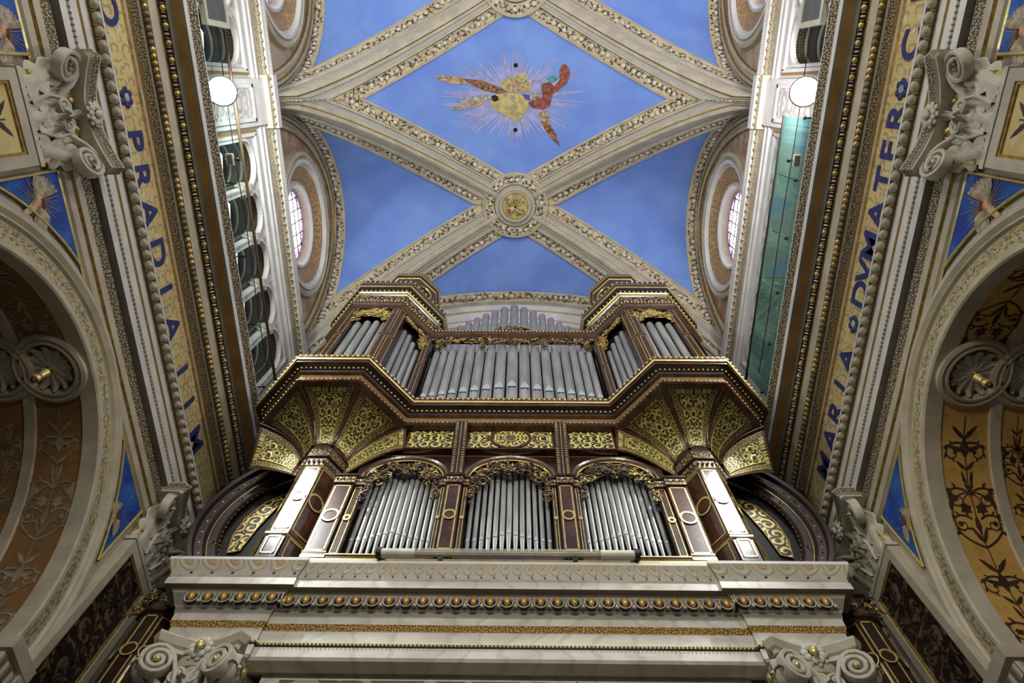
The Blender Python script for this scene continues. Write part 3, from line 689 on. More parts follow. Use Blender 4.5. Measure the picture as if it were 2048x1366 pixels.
for sx in (-1, 1):
    side = ('left', 'right')[sx > 0]
    mb = MB(); mb.sweep(yframes(sx, YB, YTOP), PROF)
    eggs(mb, sx, 4.645, 9.635, YB, YTOP, .213, .052)
    # darts between the eggs
    n = int((YTOP-YB)/.213)
    for i in range(n):
        y = YB+(i+1.0)*.213; mb.ball((sx*4.645, y, 9.62), .05, 'stucco', (.7, .35, 1), 6, 4); mb.ball((sx*4.645, y-.05, 9.625), .05, 'stucco', (.7, .16, .9), 5, 4); mb.ball((sx*4.645, y+.05, 9.625), .05, 'stucco', (.7, .16, .9), 5, 4)
    # laurel torus
    n = int((YTOP-YB)/.085)
    for i in range(n):
        y = YB+i*.085
        mb.ball((sx*4.745, y, 9.375), .05, 'rope_leaf' if (i//5) % 2 else 'gold', (.9, 1.1, .9), 6, 4)
    # pearl rows
    for x, z, st, r, m in ((4.985, 8.165, .062, .02, 'dull_gold'),):
        n = int((YTOP-YB)/st)
        for i in range(n): mb.ball((sx*x, YB+i*st, z), r, m, (1, 1, 1), 5, 3)
    # shells of the leaf moulding
    n = int((YTOP-YB)/.15)
    for i in range(n):
        mb.ball((sx*4.875, YB+i*.15, 8.475), .07, 'stucco', (.8, 1.0, .55), 8, 5); mb.ball((sx*4.90, YB+(i+.5)*.15, 8.465), .022, 'gilt_trim', (2.2, .6, .6), 5, 3)
    struct(mb, 'trim_%d' % (10+(sx > 0)), '%s main entablature with gilt eggs, laurel and lettered frieze' % side, 'entablature')
    # painted letters lying on the frieze
    if sx < 0: words = [('C', -1.42), ('O', -.92), ('P', .66), ('R', 1.12), ('A', 1.62), ('D', 2.18), ('I', 2.72), ('A', 3.3), ('I', 4.0), ('I', 4.55), ('M', 5.2)]
    else: words = [('M', 5.6), ('A', 5.1), ('R', 4.65), ('I', 4.2), ('A', 3.75), ('D', 2.75), ('V', 2.42), ('M', 2.05), ('A', 1.6), ('T', 1.15), ('E', .78), ('R', .36), ('C', -.5), ('L', -1.1), ('I', -1.75)]
    lm = MB()
    for ch, y in words:
        cu = bpy.data.curves.new('glyph', 'FONT'); cu.body = ch; cu.size = .56; cu.extrude = .002; cu.offset = .012; cu.align_x = 'CENTER'
        to = bpy.data.objects.new('glyph', cu); dg = bpy.context.evaluated_depsgraph_get() if False else None
        COL.objects.link(to); bpy.context.view_layer.update(); me = bpy.data.meshes.new_from_object(to)
        for p in me.polygons:
            pts = [me.vertices[i].co for i in p.vertices]
            lm.face([V((sx*(4.975-q.z), y+(q.x if sx < 0 else -q.x), 8.74+q.y)) for q in pts], 'letter_blue')
        bpy.data.objects.remove(to); bpy.data.curves.remove(cu); bpy.data.meshes.remove(me)
    # rosettes between the words
    for y in ((.13,) if sx < 0 else (3.2, .02)):
        for q in range(6): lm.ball((sx*4.972, y+.09*cos(q*1.047), 8.93+.09*sin(q*1.047)), .055, 'letter_blue', (.12, 1, 1), 6, 4)
        lm.ball((sx*4.968, y, 8.93), .06, 'wing_grey', (.15, 1, 1), 8, 4)
    struct(lm, 'trim_%d' % (12+(sx > 0)), '%s row of large blue roman letters painted on the frieze' % side, 'inscription')

# painted candelabra vine on a band: mp maps (distance along, across) to a point
def vine(mb, mp, L, w, mat, seed):
    rg = random.Random(seed)
    def ribbon(pts, wd):
        n = len(pts); P = []
        for i, (s, t) in enumerate(pts):
            a = pts[max(0, i-1)]; b = pts[min(n-1, i+1)]; dx, dy = b[0]-a[0], b[1]-a[1]; l = math.hypot(dx, dy) or 1; q = wd(i/(n-1)) if callable(wd) else wd
            P.append([mp(s-dy/l*q, t+dx/l*q), mp(s+dy/l*q, t-dx/l*q)])
        mb.grid(P, mat, None, None, False)
    def lf(s, t, a, l, wd):
        ribbon([(s+cos(a)*l*i/8, t+sin(a)*l*i/8) for i in range(9)], lambda x: wd*sin(pi*min(1, x*.9+.1))*(1-.35*abs(sin(x*9))))
    def curl(s, t, a, sg, l, turn, leaves=True):
        pts = []; n = 22
        for i in range(n+1):
            pts.append((s, t)); s += cos(a)*l/n; t += sin(a)*l/n; a += sg*turn/n*(.35+1.6*i/n)
            if abs(t) > w*.47: t = math.copysign(w*.47, t)
            if leaves and i in (5, 10, 15): lf(s, t, a-sg*1.0, w*.22, w*.05); lf(s, t, a+sg*.8, w*.17, w*.04)
        ribbon(pts, lambda x: w*.020*(1.25-.7*x))
        s, t = pts[-1]
        for q in range(5): lf(s, t, q*1.257+a, w*.10, w*.035)
    ribbon([(L*i/30, w*.01*sin(i)) for i in range(31)], lambda x: w*.012)
    def spiral(s, t, a, sg, r, turns=1.6):
        pts = []; n = 26; x, y = s, t
        for i in range(n+1):
            pts.append((x, y)); st = r*.34*(1-.55*i/n); x += cos(a)*st; y += sin(a)*st; a += sg*turns*6.283/n*(.45+.9*i/n)
            if i in (4, 8, 12, 17): lf(x, y, a-sg*1.1, r*.75, r*.16)
            if i in (6, 11): lf(x, y, a-sg*.5, r*.95, r*.20)
            y = max(-w*.48, min(w*.48, y))
        ribbon(pts, lambda q: w*.017*(1.3-.8*q))
        x, y = pts[-1]
        for q in range(6): lf(x, y, q*1.047+a, r*.42, r*.16)
    s = .06; kind = seed
    while s < L-w*.5:
        kind += 1; k3 = kind % 3
        if k3 == 0:      # lyre of two long stems opening into spirals
            for sg in (-1, 1):
                spiral(s, 0, sg*1.15, -sg, w*.34, .9); spiral(s+w*.62, sg*w*.10, sg*.9, sg, w*.17, 1.5); lf(s+w*.1, 0, sg*.45, w*.42, w*.05)
            lf(s+w*.30, 0, 0, w*.42, w*.075); s += w*1.15
        elif k3 == 1:    # paired spirals with rosettes
            for sg in (-1, 1):
                spiral(s, 0, sg*.75, sg, w*.21, 1.5); lf(s+w*.2, sg*w*.05, sg*.2, w*.36, w*.045); lf(s+w*.55, 0, sg*.8, w*.30, w*.05)
            s += w*.85
        else:            # vase and spreading leaves
            ribbon([(s+w*.05*i, 0) for i in range(9)], lambda q: w*(.03+.10*sin(pi*q)**2*(1-.5*q)))
            for sg in (-1, 1):
                lf(s+w*.12, 0, sg*1.25, w*.40, w*.06); lf(s+w*.40, 0, sg*.75, w*.44, w*.06); spiral(s+w*.30, sg*w*.04, sg*1.3, sg*.9, w*.14, 1.2)
            s += w*.95

# ---- arcade wall, arches, chapel vaults
AR = 2.13; ZA_ = 5.08; XW = 5.15
def arc_frames(sx, yc, r=AR, jamb=True, n=36, x=XW):
    fr = []
    O = V((-sx, 0, 0))
    if jamb: fr.append((V((sx*x, yc+r, -1.6)), YA, O))
    for i in range(n+1):
        a = pi*i/n; fr.append((V((sx*x, yc+r*cos(a), ZA_+r*sin(a))), V((0, cos(a), sin(a))), O))
    if jamb: fr.append((V((sx*x, yc-r, -1.6)), -YA, O))
    return fr
for sx in (-1, 1):
    side = ('left', 'right')[sx > 0]; dim = 'stucco'
    mb = MB()
    for k in range(2):
        yc = YC-k*BAY; fr = arc_frames(sx, yc)
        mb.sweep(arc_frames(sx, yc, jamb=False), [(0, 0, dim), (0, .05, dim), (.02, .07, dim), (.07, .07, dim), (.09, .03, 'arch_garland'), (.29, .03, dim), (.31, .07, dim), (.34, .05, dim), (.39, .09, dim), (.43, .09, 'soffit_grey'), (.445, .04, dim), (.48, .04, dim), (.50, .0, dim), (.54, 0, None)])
        # jamb pilasters of the arch
        for s in (-1, 1):
            ya, yb = sorted((yc+s*AR, yc+s*(AR+.42)))
            mb.box(min(sx*XW, sx*5.06), max(sx*XW, sx*5.06), ya, yb, -1.6, ZA_-.15, dim)
            ya2, yb2 = sorted((yc+s*(AR-.06), yc+s*(AR+.46)))
            mb.box(min(sx*9, sx*4.98), max(sx*9, sx*4.98), ya2, yb2, ZA_-.15, ZA_, dim); mb.box(min(sx*9, sx*5.02), max(sx*9, sx*5.02), ya2, yb2, ZA_-.34, ZA_-.2, 'leaf_row')
            mb.box(min(sx*XW, sx*9), max(sx*XW, sx*9), *sorted((yc+s*AR, yc+s*(AR+.1))), -1.6, ZA_-.15, dim)
        # intrados: ribs and painted panels
        prof = [(0, 0, dim), (0, -.15, dim), (.03, -.16, 'fresco_orange' if sx < 0 else 'fresco_gold'), (.03, -.74, dim), (0, -.75, dim), (0, -.88, dim), (.03, -.89, 'fresco_orange' if sx < 0 else 'fresco_gold'), (.03, -1.30, dim), (0, -1.31, dim), (0, -1.46, dim), (.03, -1.47, 'fresco_brown'), (.03, -2.05, dim), (0, -2.06, dim), (0, -2.2, dim), (.03, -2.21, 'fresco_brown'), (.03, -3.9, dim), (-.1, -3.9, None)]
        f2 = arc_frames(sx, yc, jamb=False, n=48); 
        mb.sweep(f2, prof)
        mb.sweep([(V((sx*XW, yc+AR, z)), YA, V((-sx, 0, 0))) for z in (-1.6, ZA_)], [(0, 0, dim), (0, -3.9, None)]); mb.sweep([(V((sx*XW, yc-AR, z)), -YA, V((-sx, 0, 0))) for z in (-1.6, ZA_)], [(0, 0, dim), (0, -3.9, None)])
        mb.face([V((sx*9.05, yc-AR, -1.6)), V((sx*9.05, yc+AR, -1.6)), V((sx*9.05, yc+AR, 7.3)), V((sx*9.05, yc-AR, 7.3))], 'brown_fresco', [(0, 0), (1, 0), (1, 1), (0, 1)])
        # wall above the arch up to the mouldings
        yl, yr = yc-B_+.0, yc+B_-.0; zt = 7.97; P = []
        n = 48
        for i in range(n+1):
            a = pi*i/n; ro = AR+.48; dy, dz = cos(a), sin(a)
            t = min((B_)/max(1e-6, abs(dy)), (zt-ZA_)/max(1e-6, dz)) 
            P.append([V((sx*(XW+.02), yc+ro*dy, ZA_+ro*dz)), V((sx*(XW+.02), yc+max(ro, t)*dy, ZA_+max(ro, t)*dz))])
        mb.grid(P, dim, None, None, False)
        mb.box(min(sx*5.17, sx*5.3), max(sx*5.17, sx*5.3), yc-B_, yc-AR-.1, -1.6, ZA_, dim); mb.box(min(sx*5.17, sx*5.3), max(sx*5.17, sx*5.3), yc+AR+.1, yc+B_, -1.6, ZA_, dim)
        fg, bgm = ('vine_grey', 'fresco_orange') if sx < 0 else ('vine_dark', 'fresco_gold')
        for t0, wd, Rr in ((-.45, .54, .02), (-1.095, .36, .02), (-1.76, .5, .02)):
            for half in (0, 1):
                def mp(s_, t_, off=0.0, t0=t0, half=half):
                    a = .10+s_/(AR+.03); a = a if half == 0 else pi-a; r = AR+.022-off
                    return V((sx*(XW-(t0+t_)), yc+r*cos(a), ZA_+r*sin(a)))
                vine(mb, mp, 2.62, wd, fg if not (sx > 0 and t0 < -1.5) else 'vine_dark', k*4+half)
        # frame mouldings of the spandrels: long mouldings under the architrave
        mb.sweep(yframes(sx, yc-B_+.48, yc+B_-.48), [(XW, 7.53, 'gilt_trim'), (XW-.01, 7.56, dim), (XW-.04, 7.58, dim), (XW-.04, 7.64, 'soffit_grey'), (XW-.015, 7.65, dim), (XW-.015, 7.72, 'dull_gold'), (XW-.05, 7.74, dim), (XW-.05, 7.82, 'soffit_grey'), (XW-.03, 7.83, dim), (XW-.03, 7.88, 'lace_trim'), (XW-.08, 7.97, 'lace_trim'), (XW, 7.98, None)])
        # blue painted spandrels
        for s in (-1, 1):
            ye = yc+s*(B_-.60); zt2 = 7.53; n = 20; P = []; RO = AR+.60
            # from pilaster side to the tip
            yt = yc+s*sqrt(max(0, RO*RO-(zt2-ZA_)**2))
            for i in range(n+1):
                y = ye+(yt-ye)*i/n; zz = ZA_+sqrt(max(0, RO*RO-(y-yc)**2)); P.append([V((sx*(XW-.005), y, min(zz, zt2))), V((sx*(XW-.005), y, zt2))])
            mb.grid(P, 'spandrel_blue', None, None, False)
            Q = [p[0] for p in P]
            mb.tube([q-V((sx*.01, 0, 0)) for q in Q], .018, 'gilt_trim', 5)
            mb.tube([P[0][0]-V((sx*.01, 0, 0)), P[0][1]-V((sx*.01, 0, 0))], .022, 'gilt_trim', 5)
    struct(mb, 'wall_%s' % side, '%s arcade wall with blue spandrels and frescoed arches' % side, 'wall')

# ---- ornament helpers
def leaf(mb, base, up, out, L, W, mat, curl=2.6, n=18, lobes=4, start=.45):
    up = up.normalized(); out = (out-up*out.dot(up)).normalized(); sd = up.cross(out)
    P = []; p = V(base); ds = L/n
    for i in range(n+1):
        s = i/n; a = 0 if s < start else curl*((s-start)/(1-start))**1.4
        d = up*cos(a)+out*sin(a); nn = out*cos(a)-up*sin(a)
        w = W*.5*(.48+.52*abs(sin(s*lobes*pi+.5))**.7)*(1-.75*s**3)
        P.append([p+sd*(w*t)+nn*(W*.16*(1-abs(t)**1.5)-(.09*W if abs(t) == .5 else 0)-(.05*W if t == 0 else 0)) for t in (-1, -.75, -.5, -.25, 0, .25, .5, .75, 1)])
        p = p+d*ds
    mb.grid(P, mat)
def volute(mb, c, ax, az, nrm, r, turns, wd, mat, tail=None, eye=None, sgn=1, th=.022):
    """spiral band: ax, az span the plane; starts at outer radius r, tail = list of points joined to the outer end"""
    pts = []
    N = int(turns*14)
    for i in range(N+1):
        a = sgn*2*pi*turns*i/N; rr_ = r*(1-i/N)**.85+.012
        pts.append(c+ax*(rr_*cos(a))+az*(rr_*sin(a)))
    if tail: pts = [V(p) for p in tail]+pts
    P = []
    for i, p in enumerate(pts):
        d = (pts[min(i+1, len(pts)-1)]-pts[max(0, i-1)]).normalized(); b = nrm.cross(d)
        if b.length < 1e-6: b = az
        b.normalize()
        P.append([p+b*th*x+nrm*wd*y for x, y in ((-1, -.5), (-1, .42), (-.5, .5), (0, .36), (.5, .5), (1, .42), (1, -.5))])
    mb.grid(P, mat)
    mb.ball(c+nrm*wd*.35, r*.20, eye or mat)
def capital(parent, W, H, D, white='carved_white', back='yellow_fresco', four=False):
    """W bell width, H height, D bell depth (from the wall plane y=0)"""
    cap = MB(); hw = W/2
    if four:
        cap.lathe((0, 0, 0), [(hw*.92, -.08, white), (hw*1.0, -.05, white), (hw*1.0, -.01, white), (hw*.86, .0, back), (hw*.86, H*.3, back), (hw*.95, H*.7, white), (hw*1.06, H*.80, white), (.01, H*.8, None)], 28)
    else:
        cap.box(-hw*1.04, hw*1.04, 0, D+.05, -.07, -.01, white); cap.box(-hw*.98, hw*.98, 0, D, -.01, H*.82, back)
    capo = cap.build('capital', parent)
    m = MB()   # abacus
    cx, cy = hw*1.40, (hw*1.40 if four else D+.30)
    def edge(p, q, inn):
        p, q = V(p), V(q); d = q-p; nn = V((d.y, -d.x, 0)).normalized(); return [p+d*(i/14)-nn*inn*sin(pi*i/14) for i in range(14)]
    c = .06
    if four: path = edge((-cx, -cy+c, 0), (-cx, cy-c, 0), -.0) ; 
    if four:
        path = []
        for q in range(4):
            R = Matrix.Rotation(-pi/2*q, 3, 'Z'); e = edge((-cx+c, cy, 0), (cx-c, cy, 0), -hw*.42); path += [R @ p for p in e]+[R @ V((cx-c, cy, 0))]
    else: path = [V((-cx, -.02, 0)), V((-cx, cy-.06, 0))]+edge((-cx+c, cy, 0), (cx-c, cy, 0), -hw*.36)+[V((cx-c, cy, 0)), V((cx, cy-.06, 0)), V((cx, -.02, 0))]
    pr = [(-.05, H*.80, white), (-.03, H*.82, white), (-.03, H*.88, 'stucco'), (.0, H*.90, 'lace_trim' if not four else 'stucco'), (.03, H*.98, white), (.03, H*1.0, white)]
    pth = [(p.x, p.y) for p in path]
    # outward normal must point away from the bell
    fr = plan_frames(pth, True)
    ctr = V((0, 0 if four else 0, 0))
    sgn = 1 if (fr[8][1].dot(fr[8][0]-ctr) > 0) else -1
    m.sweep([(f[0], f[1]*sgn, f[2]) for f in fr], pr)
    m.face([p+ZA*(H*.8) for p in path], white)
    m.build('abacus', capo)
    z = H*.62
    corners = [(s, 1) for s in (-1, 1)]+([(s, -1) for s in (-1, 1)] if four else [])
    for s, q in corners:
        yy = (hw*1.02 if four else D+.13)*q
        for side in ((0, 1) if four else (0,)):
            m = MB()
            if side == 0: ax = V((s*.93, .36*q, 0)); nr = V((-s*.36, .93*q, 0))
            else: ax = V((s*.36, .93*q, 0)); nr = V((s*.93, -.36*q, 0))
            if four: yy = hw*1.30*q
            r = H*(.17 if four else .185); c0 = V((s*hw*(.90 if four else 1.06), yy, z)) if side == 0 else V((s*hw*1.22, hw*.90*q, z))
            tl = [c0-ax*(hw*.85)-ZA*(H*.34), c0-ax*(hw*.66)-ZA*(H*.10), c0-ax*(hw*.40)+ZA*(H*.08), c0-ax*(hw*.18)+ZA*(H*.16)]
            volute(m, c0, ZA, ax, nr, r, 2.3, .12, white, tail=tl, sgn=1, th=.02, eye='gilt_trim' if four else white)
            m.build('volute', capo)
    # leaves
    faces = [0, 1, 2, 3] if four else [0]
    for fq in faces:
        R = Matrix.Rotation(-pi/2*fq, 4, 'Z'); y0 = hw*.86 if four else D
        m = MB()
        for s in (-1, 1):
            leaf(m, V((s*hw*.66, y0-.01, -.0)), V((s*.28, 0, 1)), V((s*.3, 1, 0)), H*.92, hw*.78, white, 2.8)
        leaf(m, V((0, y0, 0)), ZA, YA, H*.62, hw*.62, white, 2.4); leaf(m, V((0, y0, H*.3)), ZA, YA, H*.62, hw*.40, white, 1.6)
        for s in (-1, 1): leaf(m, V((s*hw*.05, y0+.02, H*.22)), V((s*.8, 0, .7)), YA, H*.40, hw*.34, white, 1.5); leaf(m, V((s*hw*.42, y0+.01, H*.02)), V((-s*.25, 0, 1)), YA, H*.42, hw*.36, white, 2.0)
        mm = MB(); mm.merge(m, R); mm.build('acanthus', capo)
        m = MB()
        for s in (-1, 1):
            c0 = V((s*hw*.22, y0+.07, H*.5)); volute(m, c0, ZA, V((-s, 0, 0)), YA, H*.085, 1.8, .07, white, tail=[V((s*hw*.30, y0+.02, H*.05)), V((s*hw*.46, y0+.04, H*.32)), V((s*hw*.38, y0+.06, H*.55))], th=.014)
        mm = MB(); mm.merge(m, R); mm.build('helix', capo)
        if not four:
            m = MB()
            for i in range(-3, 4):
                if abs(i) in (1,): m.ball((i*hw*.33, y0+.02, H*.74), .042, 'gold', (1, .8, 1.2))
                m.ball((i*hw*.22+.03, y0+.01, H*.74), .02, white, (.6, 1, 2))
            m.build('egg_row', capo)
        m = MB(); yf = (hw*.98 if four else D+.16); cz = H*.90
        for i in range(9):
            a = 2*pi*i/9; m.ball((.085*cos(a), yf+.03, cz+.085*sin(a)), .045, white, (1, .5, 1), 6, 4)
            m.ball((.12*cos(a+.35), yf+.01, cz+.12*sin(a+.35)), .036, white, (1, .5, 1), 6, 4)
        m.ball((0, yf+.06, cz), .05, 'gilt_trim' if four else white, (1, .7, 1.25))
        mm = MB(); mm.merge(m, R); mm.build('rosette', capo)
    return capo

def wall_pilaster(sx, y, label, fresco, zb=-1.6):
    root = empty('wall_pilaster', (sx*5.15, y, 0), (-pi/2 if sx < 0 else pi/2), label, 'pilaster', 'pilasters of the nave arcade')
    m = MB(); W = .96; D = .16; zt = 7.07; z0 = 0
    m.box(-W/2, W/2, -.02, D-.04, zb, zt, 'stucco')
    for a, b in ((-.48, -.36), (.36, .48)): m.box(a, b, D-.04, D, zb, zt, 'stucco')
    m.box(-.36, .36, D-.04, D, zt-.12, zt, 'stucco')
    for a, b in ((-.36, -.33), (.33, .36)): m.box(a, b, D-.04, D-.015, zb, zt-.12, 'dull_gold')
    m.box(-.33, .33, D-.04, D-.015, zt-.15, zt-.12, 'dull_gold')
    m.build('shaft', root)
    m = MB(); m.face([V((-.33, D-.036, zb)), V((.33, D-.036, zb)), V((.33, D-.036, zt-.15)), V((-.33, D-.036, zt-.15))], fresco, [(0, 0), (0, 1), (12.8, 1), (12.8, 0)])
    if fresco == 'fresco_yellow':
        m2 = MB(); vine(m2, lambda s_, t_: V((t_, D-.033, 3.4+s_)), 3.4, .6, 'vine_dark', 5); m2.build('painted_vine', root)
    if fresco == 'dark_scroll':
        for i in range(110):
            z = 3.6+i*.03; s = random.choice((-1, 1)); leaf(m, V((s*random.uniform(0, .2), D-.032, z)), V((s*random.uniform(-.5, 1), 0, random.uniform(-.3, 1))), YA, .15, .07, 'dark_relief', 1.6, 6)
    m.build('shaft_panel', root)
    e = empty('capital_position', (0, 0, zt))
    holder = MB(); cap = capital(root, W, .95, .12)
    cap.location = (0, 0, zt+.08)
    bpy.data.objects.remove(e)
    return root
wall_pilaster(-1, .30, 'left wall pilaster with leafy capital and yellow panel, nearest the camera', 'fresco_yellow')
wall_pilaster(1, .30, 'right wall pilaster with leafy capital and yellow panel, nearest the camera', 'fresco_yellow')
wall_pilaster(-1, 6.12, 'left wall pilaster with dark relief panel beside the organ', 'dark_scroll')
wall_pilaster(1, 6.12, 'right wall pilaster with dark relief panel beside the organ', 'dark_scroll')
# narrow pilasters on the end wall, half hidden by the organ
for sx in (-1, 1):
    root = empty('corner_pilaster', (sx*4.62, 6.98, 0), pi, '%s grey marble pilaster in the corner behind the organ' % ('left', 'right')[sx > 0], 'pilaster', 'pilasters in the end wall corners')
    m = MB(); m.box(-.36, .36, -.02, .12, -1.6, 7.55, 'stucco_dim'); m.box(-.30, .30, .12, .135, -1.6, 7.45, 'dark_stripe'); m.box(-.2, .2, .13, .15, -1.6, 7.35, 'stucco_dim'); m.build('shaft', root)
    c = capital(root, .72, .85, .12); c.location = (0, 0, 7.63)

# ---- chapel vault rosettes and hanging lamps
for sx in (-1, 1):
    side = ('left', 'right')[sx > 0]
    for i, xx in enumerate((5.595, 6.24)):
        root = empty('ceiling_rosette', (sx*xx, YC, ZA_+AR), 0, '%s chapel vault rosette in a moulded ring, %s' % (side, ('next to the nave', 'further in')[i]), 'rosette')
        m = MB(); m.lathe((0, 0, -.02), [(.46, .06, 'stucco'), (.45, -.03, 'stucco'), (.41, -.05, 'stucco'), (.37, -.02, 'stucco'), (.355, -.05, 'stucco'), (.33, -.05, 'stucco'), (.30, .02, 'brown_fresco'), (.01, .03, None)], 40); m.build('ring', root)
        m = MB()
        for q in range(12):
            a = q*pi/6; d = V((cos(a), sin(a), 0)); leaf(m, V((0, 0, .0))+d*.03, d, -ZA, .29, .16, 'carved_white', 1.2, 8)
        m.ball((0, 0, -.03), .045, 'dull_gold'); m.build('flower', root)
    root = empty('hanging_lamp', (sx*(5.03+.25), 3.0, 6.0), 0, '%s small brass lamp hanging in front of the chapel rosette' % side, 'lamp')
    root.location = (sx*5.3, 3.05, 6.55)
    m = MB(); m.lathe((0, 0, 0), [(.001, 0, 'gilt_trim'), (.045, .01, 'gilt_trim'), (.05, .05, 'dull_gold'), (.035, .1, 'gilt_trim'), (.05, .2, 'gilt_trim'), (.02, .24, 'gilt_trim'), (.001, .25, None)], 14); m.build('lamp_body', root)
    m = MB(); m.tube([(0, 0, .24), (sx*.3, .14, ZA_+AR-6.6)], .005, 'black_plastic', 5); m.build('cable', root)
    m = MB(); m.ball((0, 0, -.015), .03, 'black_plastic'); m.build('socket', root)
# winged heads painted on the spandrels
for sx in (-1, 1):
    for k, (yy, zz, what) in enumerate(((1.18, 7.18, 'near spandrel'), (5.22, 7.0, 'spandrel by the organ'), (-.52, 7.25, 'spandrel behind the near pilaster'))):
        root = empty('winged_cherub_painting', (sx*5.135, yy, zz), 0, '%s painted winged head on the blue %s' % (('left', 'right')[sx > 0], what), 'painting')
        m = MB()
        def blob(pts, mat, o=.0):
            m.face([V((-sx*(.004+o), p[0], p[1])) for p in pts], mat)
        m = MB(); m.ball((0, .0, 0), .055, 'skin_paint', (.12, .9, 1.15), 10, 6); m.build('head', root)
        m = MB(); m.ball((0, .01, .035), .062, 'hair_brown', (.10, 1.1, .75), 10, 6); m.build('hair', root)
        for s in (-1, 1):
            m = MB()
            for q in range(8):
                a = (-.55+.17*q) if s > 0 else (.25+.17*q); L = (.30-.018*q) if s > 0 else (.22+.012*q)
                pts = [V((-sx*(.003+.0006*q), s*(.03+L*x*cos(a))+.02*sin(3*x)*s, -.03+L*x*sin(a))) for x in (0, .35, .7, 1)]
                nrm = V((0, -sin(a)*s, cos(a)))*.028
                m.grid([[p-nrm*(.4+x), p+nrm*(.4+x)] for p, x in zip(pts, (0, .6, .7, .1))], ('wing_grey', 'wing_pale')[q % 2])
            m.build('wing', root)
        m = MB(); m.grid([[V((-sx*.004, .06*sin(x*2.4)+w2, -.05-.30*x)) for w2 in (-.045*(1.15-x), 0, .045*(1.15-x))] for x in [i/8 for i in range(9)]], 'wing_pale'); m.build('drapery', root)
        m = MB()
        for q in range(34):
            a = 2*pi*q/34; L = random.uniform(.18, .40); m.face([V((-sx*.001, .008*cos(a+1.5), .008*sin(a+1.5))), V((-sx*.001, L*cos(a), L*sin(a))), V((-sx*.001, .008*cos(a-1.5), .008*sin(a-1.5)))], 'dull_gold')
        m.build('rays', root)
        if k == 1: root.scale = (1, .75, .75)
        if k == 0: root.scale = (1, 1.15, 1.15)
        if k == 0: root.location.z = 7.12

# ---- fresco in the middle of the vault
def vz(x, y): 
    d = y-YC
    while d < -B_: d += BAY
    return ZS+RZ*max(fz(x/A_), fz(d/B_))
def fres(u, v, o): x = (u-1032)*.01475; y = -.55+(v-130)*.01291; return V((x, y, vz(x, y)-o))
def fpoly(mb, pts, mat, o):
    """polygon painted on the vault: fan of finely split triangles"""
    n = len(pts); cu = sum(p[0] for p in pts)/n; cv = sum(p[1] for p in pts)/n
    for i in range(n):
        a, b = pts[i], pts[(i+1) % n]; K = 4
        P = [[fres(cu+(a[0]+(b[0]-a[0])*j/K-cu)*q/K, cv+(a[1]+(b[1]-a[1])*j/K-cv)*q/K, o) for j in range(K+1)] for q in range(K+1)]
        mb.grid(P, mat)
fr_root = empty('ceiling_fresco', (0, 0, 0), 0, 'painted emblem with scroll shield, wings and red drapery on the blue diamond', 'painting')
m = MB(); rng = random.Random(3)
for q in range(210):
    a = rng.uniform(0, 2*pi); rx = 175*(.62+.38*abs(cos(a*4.0))**1.0)*rng.uniform(.55, 1.0); ry = 118*(.62+.38*abs(cos(a*4.0)))*rng.uniform(.6, 1.0)
    c0 = (1030, 196); tip = (c0[0]+rx*cos(a), c0[1]+ry*sin(a)); w_ = .028
    P = []
    for j in range(7):
        s = j/6; w2 = w_*(1-s)*(.4+s*2)
        u0, v0 = c0[0]+(tip[0]-c0[0])*s, c0[1]+(tip[1]-c0[1])*s; dx, dy = -sin(a)*90*w2, cos(a)*90*w2
        P.append([fres(u0-dx, v0-dy, .006+.00001*q), fres(u0+dx, v0+dy, .006+.00001*q)])
    m.grid(P, 'ray_lilac')
m.build('light_rays', fr_root)
